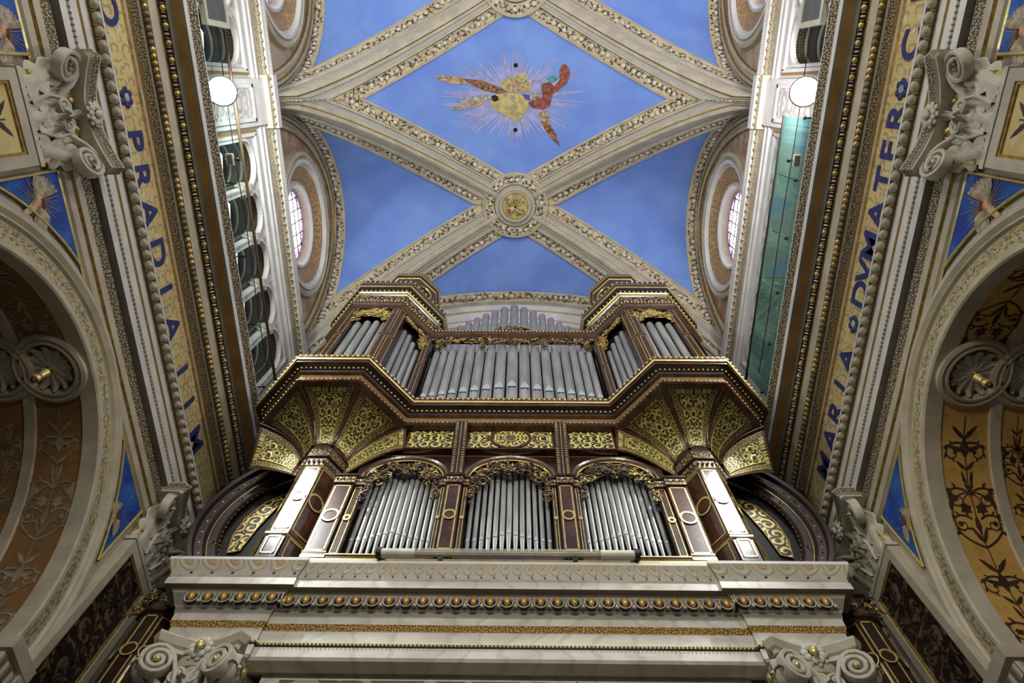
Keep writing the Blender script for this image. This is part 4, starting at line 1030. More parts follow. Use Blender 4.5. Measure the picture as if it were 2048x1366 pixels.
parts = [('wing', 'wing_pale', [(884, 152), (910, 150), (940, 156), (945, 166), (920, 168), (896, 160)], .02),
 ('wing', 'wing_brown', [(935, 156), (972, 160), (1000, 172), (1018, 182), (1000, 186), (975, 180), (950, 168)], .022),
 ('wing', 'wing_grey', [(918, 201), (950, 192), (980, 186), (990, 192), (975, 200), (940, 203)], .02),
 ('wing', 'wing_pale', [(909, 219), (935, 207), (970, 197), (982, 200), (960, 211), (930, 218)], .021),
 ('cloud_head', 'shield_ochre', [(1001, 166), (1018, 154), (1030, 150), (1052, 142), (1050, 152), (1062, 168), (1058, 182), (1030, 184), (1012, 180)], .021),
 ('cloud_head', 'wing_pale', [(1014, 170), (1024, 158), (1036, 160), (1050, 172), (1044, 184), (1022, 184)], .023),
 ('wing', 'wing_grey', [(1044, 160), (1068, 157), (1064, 168), (1050, 168)], .022),
 ('shield', 'shield_ochre', [(985, 192), (1000, 186), (1025, 184), (1048, 190), (1058, 202), (1054, 218), (1044, 232), (1036, 242), (1020, 234), (1000, 222), (986, 208)], .024),
 ('shield_hole', 'dark_walnut', [(987, 190), (994, 188), (1000, 192), (1000, 199), (994, 202), (988, 199)], .027),
 ('red_drapery', 'red_cloth', [(1115, 130), (1122, 128), (1128, 136), (1131, 150), (1126, 164), (1112, 178), (1099, 188), (1092, 184), (1104, 172), (1113, 158), (1112, 142)], .026),
 ('red_drapery', 'red_cloth', [(1080, 166), (1096, 162), (1104, 174), (1100, 190), (1096, 210), (1084, 218), (1064, 214), (1054, 204), (1066, 196), (1076, 192), (1086, 198), (1088, 186), (1080, 176)], .024),
 ('teal_drapery', 'teal_cloth', [(1090, 155), (1100, 151), (1110, 154), (1104, 163), (1094, 162)], .028),
 ('white_cloth', 'wing_grey', [(1060, 184), (1076, 182), (1080, 194), (1068, 200), (1058, 194)], .023),
 ('blue_cloth', 'blue_paint', [(1044, 186), (1058, 188), (1058, 200), (1050, 196)], .026),
 ('wing', 'wing_pale', [(1076, 222), (1088, 220), (1096, 234), (1096, 250), (1086, 248), (1078, 236)], .021),
 ('wing', 'wing_brown', [(1080, 240), (1096, 246), (1108, 266), (1116, 292), (1104, 280), (1090, 262)], .022)]
for nm, mt, pts, o in parts:
    mm = MB(); fpoly(mm, pts, mt, o); rg = random.Random(len(pts)+int(pts[0][0])); n = len(pts)
    cu = sum(p[0] for p in pts)/n; cv = sum(p[1] for p in pts)/n
    long_i = max(range(n), key=lambda i: (pts[i][0]-cu)**2+(pts[i][1]-cv)**2); ax_, ay_ = pts[long_i][0]-cu, pts[long_i][1]-cv; lg = math.hypot(ax_, ay_); ax_, ay_ = ax_/lg, ay_/lg
    dkm = {'red_cloth': ('hair_brown', 'pink_paint'), 'wing_pale': ('wing_brown', 'wing_grey'), 'wing_brown': ('hair_brown', 'wing_pale'), 'wing_grey': ('wing_brown', 'petal_pale'), 'shield_ochre': ('wing_brown', 'petal_pale')}.get(mt)
    if dkm and nm != 'shield':
        for q in range(16):
            i = rg.randrange(n); f = rg.uniform(.2, .8); u0 = cu+(pts[i][0]-cu)*f; v0 = cv+(pts[i][1]-cv)*f; l2 = rg.uniform(3, 8); bow = rg.uniform(-2, 2)
            P = []
            for z_ in range(6):
                x = z_/5; u1 = u0+ax_*l2*(x-.5)-ay_*bow*sin(pi*x); v1 = v0+ay_*l2*(x-.5)+ax_*bow*sin(pi*x); ww = .55*sin(pi*x)+.08
                P.append([fres(u1-ay_*ww, v1+ax_*ww, o+.0012), fres(u1+ay_*ww, v1-ax_*ww, o+.0012)])
            mm.grid(P, dkm[q % 3 == 0])
    mm.build(nm, fr_root)
mm = MB()
for i, ch in enumerate(range(7)):
    u = 1008+i*4.2
    for dv in (194, 200, 206, 212, 218):
        if (i*dv) % 3: mm.grid([[fres(u, dv, .028), fres(u, dv+3.5, .028)], [fres(u+1.2, dv, .028), fres(u+1.2, dv+3.5, .028)]], 'wing_grey')
mm.build('shield_lines', fr_root)
for i, vv in enumerate((130, 259)):
    mm = MB(); p = fres(1032, vv, .012); mm.lathe(p, [(.055, .03, 'black_hole'), (.055, -.012, 'black_hole'), (.001, -.012, None)], 16)
    o = mm.build('rope_hole', None, label='small black rope hole in the blue vault, %s the painted emblem' % ('on the near side of', 'on the organ side of')[i], category='hole')

# ================================================================= PIPE ORGAN
OR = V((0, 5.6, 6.2))
organ = empty('pipe_organ', OR, 0, 'large carved mahogany pipe organ with gilt panels and two corbelled towers', 'organ')
def part(mb, name, parent=None, label=None):
    o = mb.build(name, parent or organ)
    if parent is None: o.location = -OR
    if label: o['label'] = label
    return o
def inlay(mb, O, U, N, w, h, wood='mahogany', line='gilt_trim', oval=True, lw=.016, ins=.03):
    """inlaid panel on a face: O lower middle, U width dir, N outward"""
    U = U.normalized(); N = N.normalized()
    def strip(u0, u1, z0, z1, o=.006, m=line): mb.face([O+U*u0+ZA*z0+N*o, O+U*u1+ZA*z0+N*o, O+U*u1+ZA*z1+N*o, O+U*u0+ZA*z1+N*o], m)
    a = w/2-ins
    lw = lw*1.35
    if a <= lw: return
    strip(-a, -a+lw, ins, h-ins); strip(a-lw, a, ins, h-ins); strip(-a, a, ins, ins+lw); strip(-a, a, h-ins-lw, h-ins)
    if oval:
        zc = h*.5; r = a*.92; mb.lathe(O+ZA*zc+N*.007, [(r+.012, 0, wood), (r+.01, .008, line), (r-.018, .008, line), (r-.02, 0, wood), (.001, 0, None)], 22, (U, ZA*1.15, N))
def box_pilaster(x0, x1, yf, z0, z1, d=.08, cap=.15, name='pilaster', oval=True):
    m = MB(); m.box(x0, x1, yf, yf+d, z0, z1, 'mahogany'); w = x1-x0
    inlay(m, V(((x0+x1)/2, yf, z0+.12)), XA, -YA, w, z1-z0-.14, oval=oval, lw=.014 if w > .15 else .008, ins=.02 if w > .15 else .012)
    m.box(x0-.012, x1+.012, yf-.02, yf+d, z0, z0+.05, 'gilt_trim'); m.box(x0-.006, x1+.006, yf-.012, yf+d, z0+.05, z0+.11, 'mahogany'); m.box(x0-.01, x1+.01, yf-.016, yf+d, z0+.10, z0+.12, 'gilt_trim')
    p = part(m, name)
    m = MB(); m.box(x0-.015, x1+.015, yf-.03, yf+d, z1, z1+cap, 'wood_carving'); m.box(x0-.03, x1+.03, yf-.05, yf+d, z1+cap, z1+cap+.04, 'dark_walnut')
    for i in range(max(2, int(w/.04))): m.ball((x0+(i+.5)*w/max(2, int(w/.04)), yf-.04, z1+cap*.6), .018, 'gilt_trim' if i % 2 else 'wood_carving', (1, .8, 1.6), 5, 4)
    m.build('pilaster_capital', p)
    return p
def curls(mb, pts, n, spread, r=.011, L=.05, mats=('gilt_trim', 'garland_dark', 'garland_dark', 'dull_gold'), seed=1, plane=(XA, ZA), N=-YA):
    rg = random.Random(seed)
    for i in range(n):
        c = V(pts[rg.randrange(len(pts))])+plane[0]*rg.uniform(-spread, spread)+plane[1]*rg.uniform(-spread, spread)+N*rg.uniform(0, .05)
        a = rg.uniform(0, 6.28); sg = rg.choice((-1, 1)); P = []; p = c
        for q in range(7):
            P.append(p); p = p+(plane[0]*cos(a)+plane[1]*sin(a))*L*.33+N*.004*rg.uniform(-1, 2); a += sg*(.35+.12*q)
        mt = rg.choice(mats); mb.tube(P, lambda s: r*(1.15-s*.8), mt, 5)
        if rg.random() < .45: mb.ball(P[0], r*1.9, rg.choice(mats), (1, .7, 1), 6, 4)
def pipe(x, y, z0, zm, zt, r, foot=True, yaw=0.0, mat='pipe_tin'):
    """one organ pipe: cone foot to the mouth at zm, body to zt; faces -y turned by yaw"""
    m = MB()
    R = Matrix.Rotation(yaw, 3, 'Z'); F = R @ V((0, -1, 0)); S = R @ V((1, 0, 0))
    if foot: m.lathe((x, y, 0), [(r*.28, z0, mat), (r*.97, zm-.015, mat), (r*1.03, zm-.008, mat), (r*1.03, zm, mat), (r, zm+.005, mat)], 14)
    else: m.lathe((x, y, 0), [(r*.8, z0, mat), (r, zm-.1, mat), (r, zm, mat)], 14)
    m.lathe((x, y, 0), [(r, zm+.0, mat), (r, zt, mat), (r*.9, zt+.004, 'inside_dark'), (r*.85, zt-.1, None)], 14)
    # mouth: dark slit under a pointed flat lip
    c = V((x, y, 0)); w = r*.72
    m.face([c+F*(r*1.02)+S*(-w)+ZA*(zm), c+F*(r*1.02)+S*w+ZA*zm, c+F*(r*1.02)+S*w+ZA*(zm+r*.28), c+F*(r*1.02)+S*(-w)+ZA*(zm+r*.28)], 'inside_dark')
    lip = [c+F*(r*1.0)+S*(-w)+ZA*(zm+r*.28), c+F*(r*1.0)+S*w+ZA*(zm+r*.28), c+F*(r*1.03)+S*w*.9+ZA*(zm+r*1.3), c+F*(r*1.06)+ZA*(zm+r*2.6), c+F*(r*1.03)-S*w*.9+ZA*(zm+r*1.3)]
    m.face(lip, 'pipe_lip')
    return part(m, 'organ_pipe')
NT('pipe_lip', .3, .55).col(srgb(205, 208, 210))

# -- lower stage
YP = 5.28
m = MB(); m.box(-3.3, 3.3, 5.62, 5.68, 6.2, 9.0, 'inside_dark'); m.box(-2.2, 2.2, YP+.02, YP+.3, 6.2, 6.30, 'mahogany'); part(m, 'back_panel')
m = MB(); m.box(-2.5, 2.5, YP-.04, YP+.1, 6.2, 6.26, 'gilt_trim'); m.box(-2.5, 2.5, YP-.02, YP+.1, 6.26, 6.34, 'mahogany'); m.box(-2.5, 2.5, YP-.03, YP+.1, 6.34, 6.36, 'gilt_trim'); part(m, 'plinth')
for s in (-1, 1):
    a, b = sorted((s*.98, s*.91)); box_pilaster(a, b, YP+.01, 6.30, 7.85, oval=True)
    a, b = sorted((s*.895, s*.675)); box_pilaster(a, b, YP-.04, 6.30, 7.85)
    a, b = sorted((s*.66, s*.59)); box_pilaster(a, b, YP+.01, 6.30, 7.85)
    a, b = sorted((s*2.49, s*2.22)); box_pilaster(a, b, YP-.02, 6.28, 7.85)
    a, b = sorted((s*2.20, s*2.08)); box_pilaster(a, b, YP+.02, 6.28, 7.85)
# arches over the three pipe flats
for xc, hw in ((0, .59), (-1.53, .555), (1.53, .555)):
    m = MB(); zs = 8.03; EZ = .84
    fr = [(V((xc+hw*cos(pi*i/28), YP, zs+EZ*hw*sin(pi*i/28))), V((cos(pi*i/28), 0, sin(pi*i/28))), -YA) for i in range(29)]
    m.sweep(fr, [(-.0, -.12, 'mahogany'), (0, .0, 'gilt_trim'), (.012, .01, 'mahogany'), (.035, .03, 'mahogany'), (.06, .02, 'gilt_trim'), (.07, .015, 'mahogany'), (.10, .03, 'mahogany'), (.115, 0, 'mahogany')])
    P = []
    for i in range(29):
        a = pi*i/28; dy = cos(a)*(hw+.1); dz = sin(a)*(EZ*hw+.1); t = min((hw+.16)/max(1e-6, abs(dy)), (8.66-zs)/max(1e-6, dz)); t = max(1, t)
        P.append([V((xc+dy, YP+.004, zs+dz)), V((xc+dy*t, YP+.004, zs+dz*t))])
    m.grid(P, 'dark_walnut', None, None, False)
    m.box(xc-hw-.1, xc+hw+.1, YP-.012, YP+.0, 8.625, 8.64, 'gilt_trim')
    part(m, 'arch')
    m = MB(); pts = [(xc+(hw-.09)*cos(a)*q, YP+.05, zs+(hw*EZ-.09)*sin(a)*q) for a in [pi*i/24 for i in range(25)] for q in (.75, .88, 1.0)]
    curls(m, pts, 190, .06, .013, .075, seed=int(xc*10)+40, mats=('gilt_trim', 'garland_dark', 'garland_dark', 'garland_dark', 'dull_gold', 'dark_walnut'))
    curls(m, [(xc+s*(hw-.05), YP+.04, zs-.06*q) for s in (-1, 1) for q in range(9)], 60, .03, .012, .055, seed=int(xc*10)+80, mats=('garland_dark', 'dull_gold', 'garland_dark'))
    curls(m, [(xc+.05*q, YP+.02, zs+hw*.26+.04*abs(q)) for q in range(-5, 6)], 70, .05, .015, .05, seed=int(xc*10)+90, mats=('garland_dark', 'garland_dark', 'dull_gold', 'garland_dark'))
    part(m, 'gilt_carving')
    N = 13
    for i in range(N):
        q = (i-(N-1)/2)/((N-1)/2); x = xc+q*(hw-.06)
        pipe(x, YP+.17, 6.34, 6.80+.17*(1-abs(q))**1.3, 8.12+.35*fz(q*.95), .030+.008*(1-abs(q)))
# consoles and frieze
YF = 5.16
for s in (-1, 1):
    m = MB(); x0, x1 = sorted((s*.885, s*.685))
    cur = [(YP-.05, 8.08), (YP-.07, 8.25), (YP-.10, 8.45), (YP-.15, 8.7), (YP-.20, 8.92), (YP-.25, 9.1), (YP-.28, 9.26)]
    m.grid([[V((x0, y, z)), V((x1, y, z))] for y, z in cur], 'dark_walnut', [i*2.2 for i in range(7)], [0, 1], False)
    for xx in (x0, x1): m.grid([[V((xx, y, z)), V((xx, YP, z))] for y, z in cur], 'dark_walnut', None, None, False)
    for i in range(len(cur)-1):
        for q in range(5):
            f = (i+q/5)/(len(cur)-1)*(len(cur)-1); k = int(f); g = f-k; y = cur[k][0]*(1-g)+cur[k+1][0]*g; z = cur[k][1]*(1-g)+cur[k+1][1]*g
            for xx in (x0+.035, x1-.035): m.tube([(xx-.02, y-.006, z), (xx+.02, y-.006, z)], .007, 'gilt_trim', 4)
    m.tube([((x0+x1)/2, y-.004, z) for y, z in cur], .006, 'gilt_trim', 4); part(m, 'console')
for x0, x1 in ((-1.60, -.92), (-.65, .65), (.92, 1.60)):
    m = MB(); m.box(x0-.04, x1+.04, YF, YF+.05, 8.64, 9.34, 'mahogany')
    w = x1-x0; h = .56
    m.face([V((x0, YF-.004, 8.70)), V((x1, YF-.004, 8.70)), V((x1, YF-.004, 9.26)), V((x0, YF-.004, 9.26))], 'gold_arabesque', [(0, 0), (w/h, 0), (w/h, 1), (0, 1)])
    m.box(x0-.04, x1+.04, YF-.02, YF+.1, 8.635, 8.665, 'mahogany')
    if x0 == -.65:
        m.lathe((0, YF-.006, 8.98), [(.33, 0, 'mahogany'), (.325, .02, 'mahogany'), (.285, .02, 'mahogany'), (.275, .006, 'mahogany'), (.27, 0, None)], 36, (XA, ZA, -YA))
        m.face([V((.275*cos(pi*i/18), YF-.012, 8.98+.275*sin(pi*i/18))) for i in range(36)], 'gold_arabesque', [(.5+.75*cos(pi*i/18)+3, .5+.75*sin(pi*i/18)) for i in range(36)])
        m.lathe((0, YF-.014, 8.98), [(.125, 0, 'dark_walnut'), (.115, .003, 'gilt_trim'), (.10, 0, 'gilt_trim'), (.001, 0, None)], 24, (XA, ZA, -YA))
        for q in range(6): m.ball((.05*cos(q*1.047), YF-.02, 8.98+.05*sin(q*1.047)), .035, 'garland_dark', (1, .4, 1), 6, 4)
        fl = [(-.56, 8.85), (-.56, 9.11), (-.42, 8.84), (-.42, 9.12), (.56, 8.85), (.56, 9.11), (.42, 8.84), (.42, 9.12)]
    else: fl = [(x0+.12, 8.86), (x0+.12, 9.10), (x1-.14, 8.86), (x1-.14, 9.10)]
    for fx, fz2 in fl:
        m.lathe((fx, YF-.006, fz2), [(.068, 0, 'gilt_trim'), (.052, .003, 'dark_walnut'), (.05, 0, 'gilt_trim'), (.001, 0, None)], 18, (XA, ZA, -YA))
        for q in range(5): m.ball((fx+.022*cos(q*1.257), YF-.010, fz2+.022*sin(q*1.257)), .017, 'garland_dark', (1, .4, 1), 6, 3)
    part(m, 'frieze_panel')
# middle cornice
MID = [(-4.12, 5.45), (-4.24, 4.93), (-3.44, 4.05), (-2.27, 4.05), (-1.60, 4.81), (1.60, 4.81), (2.27, 4.05), (3.44, 4.05), (4.24, 4.93), (4.12, 5.45)]
m = MB()
plan_sweep(m, MID, [(-.33, 9.19, 'mahogany'), (-.24, 9.20, 'mahogany'), (-.22, 9.215, 'mahogany'), (-.22, 9.275, 'gilt_trim'), (-.235, 9.285, 'wood_carving'), (-.235, 9.385, 'gilt_trim'), (-.22, 9.39, 'mahogany'), (-.17, 9.42, 'mahogany'), (-.16, 9.45, 'inside_dark'), (-.11, 9.50, 'dark_walnut'), (-.035, 9.50, 'mahogany'), (-.03, 9.55, 'mahogany'), (-.01, 9.56, 'gilt_trim'), (0, 9.585, 'gilt_trim'), (0, 9.60, 'mahogany'), (.0, 9.71, 'mahogany'), (-.02, 9.72, 'mahogany'), (-.75, 9.72, None)])
for p, d in along(MID, .004, 9.655, .085): m.ball(p, .024, 'gilt_trim', (1, 1, 1.15), 6, 4)
for p, d in along(MID, .0, 9.69, .0425): m.ball(p, .010, 'gilt_trim', (1, 1, 1), 5, 3)
for p, d in along(MID, -.125, 9.472, .078): m.ball(p, .019, 'gilt_trim', (1, 1, 1.1), 6, 4)
for p, d in along(MID, -.21, 9.245, .07): m.ball(p, .013, 'gilt_trim', (1, 1, 1), 5, 3)
part(m, 'middle_cornice')
m = MB(); m.face([V((x, y, 9.70)) for x, y in MID[:5]]+[V((-1.60, 5.45, 9.70))], 'dark_walnut'); m.face([V((-x, y, 9.70)) for x, y in MID[:5]]+[V((1.60, 5.45, 9.70))], 'dark_walnut'); m.face([V((-1.6, 4.81, 9.70)), V((1.6, 4.81, 9.70)), V((1.6, 5.5, 9.70)), V((-1.6, 5.5, 9.70))], 'dark_walnut'); part(m, 'floor_board')
# towers
def mir(sx, p): return V((-sx*p[0], p[1], p[2])) if False else V((p[0]*(-sx), p[1], p[2]))
for sx in (-1, 1):
    k = -sx     # data below are for the left tower (x negative)
    def X(p): return V((p[0]*k, p[1], p[2] if len(p) > 2 else 0))
    # shaft with inlaid facets
    S = [(-3.20, 5.46), (-3.0, 5.2), (-2.76, 5.2), (-2.56, 5.46)]
    m = MB(); z0, z1 = 6.2, 8.20
    for i in range(3):
        a, b = X(S[i]), X(S[i+1]); m.face([a+ZA*z0, b+ZA*z0, b+ZA*z1, a+ZA*z1], 'mahogany'); mid = (a+b)/2; U = b-a; N = V((U.y, -U.x, 0)).normalized(); N = N if N.y < 0 else -N
        inlay(m, mid+ZA*(6.74), U, N, U.length, z1-6.74, lw=.016, ins=.022); inlay(m, mid+ZA*(z0+.02)+N*.035, U, N, U.length, .40, oval=False, lw=.012, ins=.035)
        m.face([a+N*.03+ZA*z0, b+N*.03+ZA*z0, b+N*.03+ZA*6.62, a+N*.03+ZA*6.62], 'mahogany')
    pt = [(p[0]*k, p[1]) for p in S]; pt = pt if k > 0 else pt[::-1]
    plan_sweep(m, pt, [(0, 6.58, 'gilt_trim'), (.05, 6.61, 'mahogany'), (.045, 6.65, 'gilt_trim'), (.03, 6.67, 'mahogany'), (.02, 6.70, 'gilt_trim'), (0, 6.72, None)])
    sh = part(m, 'tower_column')
    m = MB(); plan_sweep(m, pt, [(0, 8.20, 'gilt_trim'), (.02, 8.22, 'wood_carving'), (.03, 8.38, 'dark_walnut'), (.06, 8.40, 'dark_walnut'), (.06, 8.43, 'wood_carving'), (.05, 8.62, 'dark_walnut'), (.07, 8.66, 'dark_walnut')])
    for p, d in along(pt, .05, 8.30, .07): m.ball(p, .022, 'wood_carving', (1, 1, 2.2), 5, 4)
    o = m.build('column_capital', sh)
    # cove
    Bd = [((-3.28, 5.47, 8.38), (-4.06, 5.52, 8.62)), ((-3.24, 5.40, 8.62), (-4.03, 5.06, 9.22)), ((-3.03, 5.14, 8.66), (-3.33, 4.34, 9.22)), ((-2.73, 5.14, 8.66), (-2.38, 4.34, 9.22)), ((-2.52, 5.40, 8.62), (-1.67, 5.08, 9.22)), ((-2.46, 5.30, 8.10), (-1.62, 5.17, 8.66))]
    def bpt(j, s):
        c, q = Bd[j]; f = 1-cos(s*pi/2); g = sin(s*pi/2)
        if j in (0, 5): f = s; g = sin(s*pi/2)*1.0
        return X((c[0]+(q[0]-c[0])*f, c[1]+(q[1]-c[1])*f, c[2]+(q[2]-c[2])*g))
    for j in range(5):
        def fp(s, t, o=0.0):
            a, b = bpt(j, s), bpt(j+1, s); p = a+(b-a)*t
            if o:
                e = .01; ds = (bpt(j, min(1, s+e))+(bpt(j+1, min(1, s+e))-bpt(j, min(1, s+e)))*t)-(bpt(j, max(0, s-e))+(bpt(j+1, max(0, s-e))-bpt(j, max(0, s-e)))*t)
                n = ds.cross(b-a); n.normalize(); c0 = V((-2.87*k, 4.6, 8.0)); n = n if n.dot(c0-p) > 0 else -n; p = p+n*o
            return p
        m = MB(); NS = 16
        def patch(s0, s1, t0, t1, mat, o, ns=14, nt=4, us=1.0):
            P = [[fp(s0+(s1-s0)*i/ns, t0+(t1-t0)*q/nt, o) for q in range(nt+1)] for i in range(ns+1)]
            L = .9*(s1-s0); wd = .55*(t1-t0) if t1-t0 < .3 else .6*(t1-t0)
            m.grid(P, mat, [(s0+(s1-s0)*i/ns)*L/wd*us for i in range(ns+1)], [q/nt for q in range(nt+1)])
        patch(0, 1, 0, 1, 'mahogany', 0)
        patch(.06, .965, .07, .21, 'gold_arabesque_fine', .006); patch(.06, .965, .79, .93, 'gold_arabesque_fine', .006)
        patch(.90, .965, .21, .79, 'gold_arabesque_fine', .006, 3, 8)
        patch(.10, .87, .25, .75, 'gold_arabesque', .008, 14, 6)
        for t_ in (.235, .765):
            m.tube([fp(.06+.80*i/14, t_, .012) for i in range(15)], .007, 'gilt_trim', 4)
        m.tube([fp(.885, .235+.53*i/8, .012) for i in range(9)], .007, 'gilt_trim', 4)
        for (s_, t_) in ((.74, .38), (.74, .62), (.54, .40), (.54, .60)):
            c0 = fp(s_, t_, .012); e1 = (fp(s_, t_+.02, .012)-c0).normalized(); e2 = (fp(s_+.02, t_, .012)-c0); e2 = (e2-e1*e2.dot(e1)).normalized(); nn = e1.cross(e2); R_ = .062 if s_ > .6 else .036
            c1 = V((-2.87*k, 4.6, 8.0)); nn = nn if nn.dot(c1-c0) > 0 else -nn
            m.lathe(c0, [(R_, 0, 'gilt_trim'), (R_*.74, .004, 'dark_walnut'), (R_*.7, 0.001, 'gilt_trim'), (.001, .001, None)], 16, (e1, e2, nn))
            for q in range(5): m.ball(c0+(e1*cos(q*1.257)+e2*sin(q*1.257))*R_*.33+nn*.004, R_*.27, 'garland_dark', (1, 1, 1), 5, 3)
        part(m, 'cove_panel')
    for j in range(1, 5):
        m = MB(); m.tube([bpt(j, i/16)+V((0, -.008, -.012)) for i in range(17)], .030, 'mahogany', 8); part(m, 'cove_rib')
    # spandrel piece between outer facet and wall stays open
    # upper stage posts
    UP = [(-3.86, 4.93), (-3.27, 4.22), (-2.30, 4.22), (-1.70, 4.87)]
    def post(path, z0=9.72, z1=12.60):
        m = MB(); pp = [X(p) for p in path]
        for a, b in zip(pp, pp[1:]):
            m.face([a+ZA*z0, b+ZA*z0, b+ZA*z1, a+ZA*z1], 'mahogany'); U = b-a; N = V((U.y, -U.x, 0)).normalized(); N = N if N.y < 0 else -N
            inlay(m, (a+b)/2+ZA*z0, U, N, U.length, (z1-z0)*.5-.03, oval=False, lw=.010, ins=.018); inlay(m, (a+b)/2+ZA*(z0+(z1-z0)*.5+.03), U, N, U.length, (z1-z0)*.5-.03, oval=False, lw=.010, ins=.018)
        for a in (pp[0], pp[-1]):
            m.face([a+ZA*z0, a+YA*.14+ZA*z0, a+YA*.14+ZA*z1, a+ZA*z1], 'dark_walnut')
        part(m, 'corner_post')
    def tow(a, b, L): a = V((a[0], a[1], 0)); b = V((b[0], b[1], 0)); d = (b-a).normalized(); return tuple((a+d*L)[:2])
    post([tow(UP[1], UP[0], .15), UP[1], tow(UP[1], UP[2], .15)]); post([tow(UP[2], UP[1], .15), UP[2], tow(UP[2], UP[3], .16)])
    post([tow(UP[3], UP[2], .13), UP[3], (UP[3][0]+.04, UP[3][1])]); post([UP[0], tow(UP[0], UP[1], .12)])
    # tower back
    m = MB()
    for a, b in zip(UP, UP[1:]):
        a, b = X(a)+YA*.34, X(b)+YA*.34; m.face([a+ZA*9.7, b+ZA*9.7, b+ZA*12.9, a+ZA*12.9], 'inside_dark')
    a = X(UP[0]); m.face([a+ZA*9.7, a+YA*.9+ZA*9.7, a+YA*.9+ZA*12.9, a+ZA*12.9], 'dark_walnut')
    part(m, 'tower_back')
    # tower pipes
    for i in range(4):
        q = (i-1.5)/1.5; p = X((-2.785+q*.27, 4.37)); pipe(p.x, p.y, 9.72, 9.98, 12.02+.1*(1-abs(q)), .072, False)
    for i in range(5):
        t = (.20+.15*i); a, b = V(UP[2]+(0,)), V(UP[3]+(0,)); q = a+(b-a)*t; q = X((q.x-.08, q.y+.12, 0)); pipe(q.x, q.y, 9.72, 10.05, 12.2-.16*abs(i-1.5), .06, False, yaw=-.8*k*-1 if False else .8*k)
    for i in range(4):
        t = (.25+.17*i); a, b = V(UP[1]+(0,)), V(UP[0]+(0,)); q = a+(b-a)*t; q = X((q.x+.08, q.y+.12, 0)); pipe(q.x, q.y, 9.72, 10.05, 11.9-.2*i, .06, False, yaw=-.8*k)
    # carvings at the tops of the tower bays
    m = MB(); curls(m, [tuple(X((-3.08+.05*i, 4.26, 12.48-.10*abs(abs(i-6)/6)**2*2.2)))for i in range(13)]+[tuple(X((-3.0+.05*i, 4.26, 12.28))) for i in range(10)], 150, .07, .013, .08, seed=5, mats=('gilt_trim', 'dull_gold', 'gilt_trim')); curls(m, [tuple(X((-3.1+s, 4.26, 12.3-.05*i))) for i in range(8) for s in (0, .6)], 40, .035, .012, .06, seed=6, mats=('dull_gold', 'gilt_trim')); part(m, 'gilt_carving')
    m = MB(); a, b = X(UP[2]), X(UP[3]); dd = (b-a).normalized(); curls(m, [tuple(a+(b-a)*(.2+.06*i)+YA*.04+ZA*(12.46-.05*(i/10))) for i in range(11)]+[tuple(b-dd*.16+YA*.04+ZA*(12.3-.06*i)) for i in range(8)], 110, .05, .013, .07, seed=8, plane=(dd, ZA), mats=('gilt_trim', 'dull_gold', 'dull_gold')); part(m, 'gilt_carving')
    # crown
    KP = [(-4.0, 5.45), (-3.92, 4.96), (-3.27, 4.20), (-2.30, 4.20), (-1.70, 4.86), (-1.66, 5.45)]
    kp = [(p[0]*k, p[1]) for p in KP]; kp = kp if k > 0 else kp[::-1]
    m = MB(); plan_sweep(m, kp, [(-.02, 12.80, 'dark_walnut'), (.0, 12.84, 'wood_carving'), (.03, 13.30, 'mahogany'), (.05, 13.32, 'gilt_trim'), (.06, 13.34, 'mahogany'), (.06, 13.40, 'gilt_trim'), (.085, 13.42, 'dark_walnut'), (.09, 13.50, 'inside_dark'), (.14, 13.54, 'mahogany'), (.145, 13.60, 'gilt_trim'), (.16, 13.63, 'mahogany'), (.165, 13.70, 'mahogany'), (.165, 13.99, 'mahogany'), (-.3, 14.0, None)])
    for p, d in along(kp, .17, 13.90, .11): m.ball(p, .027, 'gilt_trim', (1, 1, 1.6), 6, 4)
    for p, d in along(kp, .168, 13.78, .055): m.ball(p, .014, 'gilt_trim', (1, 1, 1.4), 5, 3)
    for p, d in along(kp, .095, 13.46, .10): m.ball(p, .022, 'gilt_trim', (1, 1, 1.5), 6, 4)
    for p, d in along(kp, .065, 13.37, .05): m.ball(p, .011, 'gilt_trim', (1, 1, 1), 5, 3)
    part(m, 'tower_crown')
    m = MB(); m.face([V((p[0], p[1], 13.98)) for p in kp], 'dark_walnut'); m.face([V((p[0], p[1], 12.9)) for p in kp], 'inside_dark'); part(m, 'tower_lid')
    # lantern
    oc = []; ap = .72
    for i in range(8): a = -pi/2-pi/8+i*pi/4; oc.append((-2.70*k+ap/cos(pi/8)*cos(a), 5.25+ap/cos(pi/8)*sin(a)))
    m = MB(); plan_sweep(m, oc, [(-.06, 13.98, 'mahogany'), (-.06, 16.1, 'gilt_trim'), (-.04, 16.12, 'mahogany'), (.0, 16.2, 'gilt_trim'), (.01, 16.25, 'mahogany'), (.01, 16.38, 'mahogany'), (-.1, 16.4, None)], True)
    for p, d in along(oc+[oc[0]], .015, 16.32, .075): m.ball(p, .022, 'gilt_trim', (1, 1, 1.3), 6, 4)
    for i in (7, 0, 1):
        a, b = V(oc[i]+(0,)), V(oc[(i+1) % 8]+(0,)); U = (b-a).normalized(); N = V((U.y, -U.x, 0)); c0 = (a+b)/2+ZA*15.5-N*.055
        m.lathe(c0, [(.25, 0, 'gilt_trim'), (.24, .03, 'mahogany'), (.20, .03, 'gilt_trim'), (.185, .0, 'inside_dark'), (.001, .0, None)], 24, (U, ZA*1.5, N))
    m.face([V((p[0], p[1], 16.38)) for p in oc], 'mahogany')
    part(m, 'tower_lantern')
    # round side arch behind the column, with inlaid panel
    cx_, cz_, yb = -2.52*k, 7.72, 5.86
    m = MB(); fr = [(V((cx_+1.56*cos(a), yb, cz_+1.56*sin(a))), V((cos(a), 0, sin(a))), -YA) for a in [2*pi*i/64 for i in range(65)]]
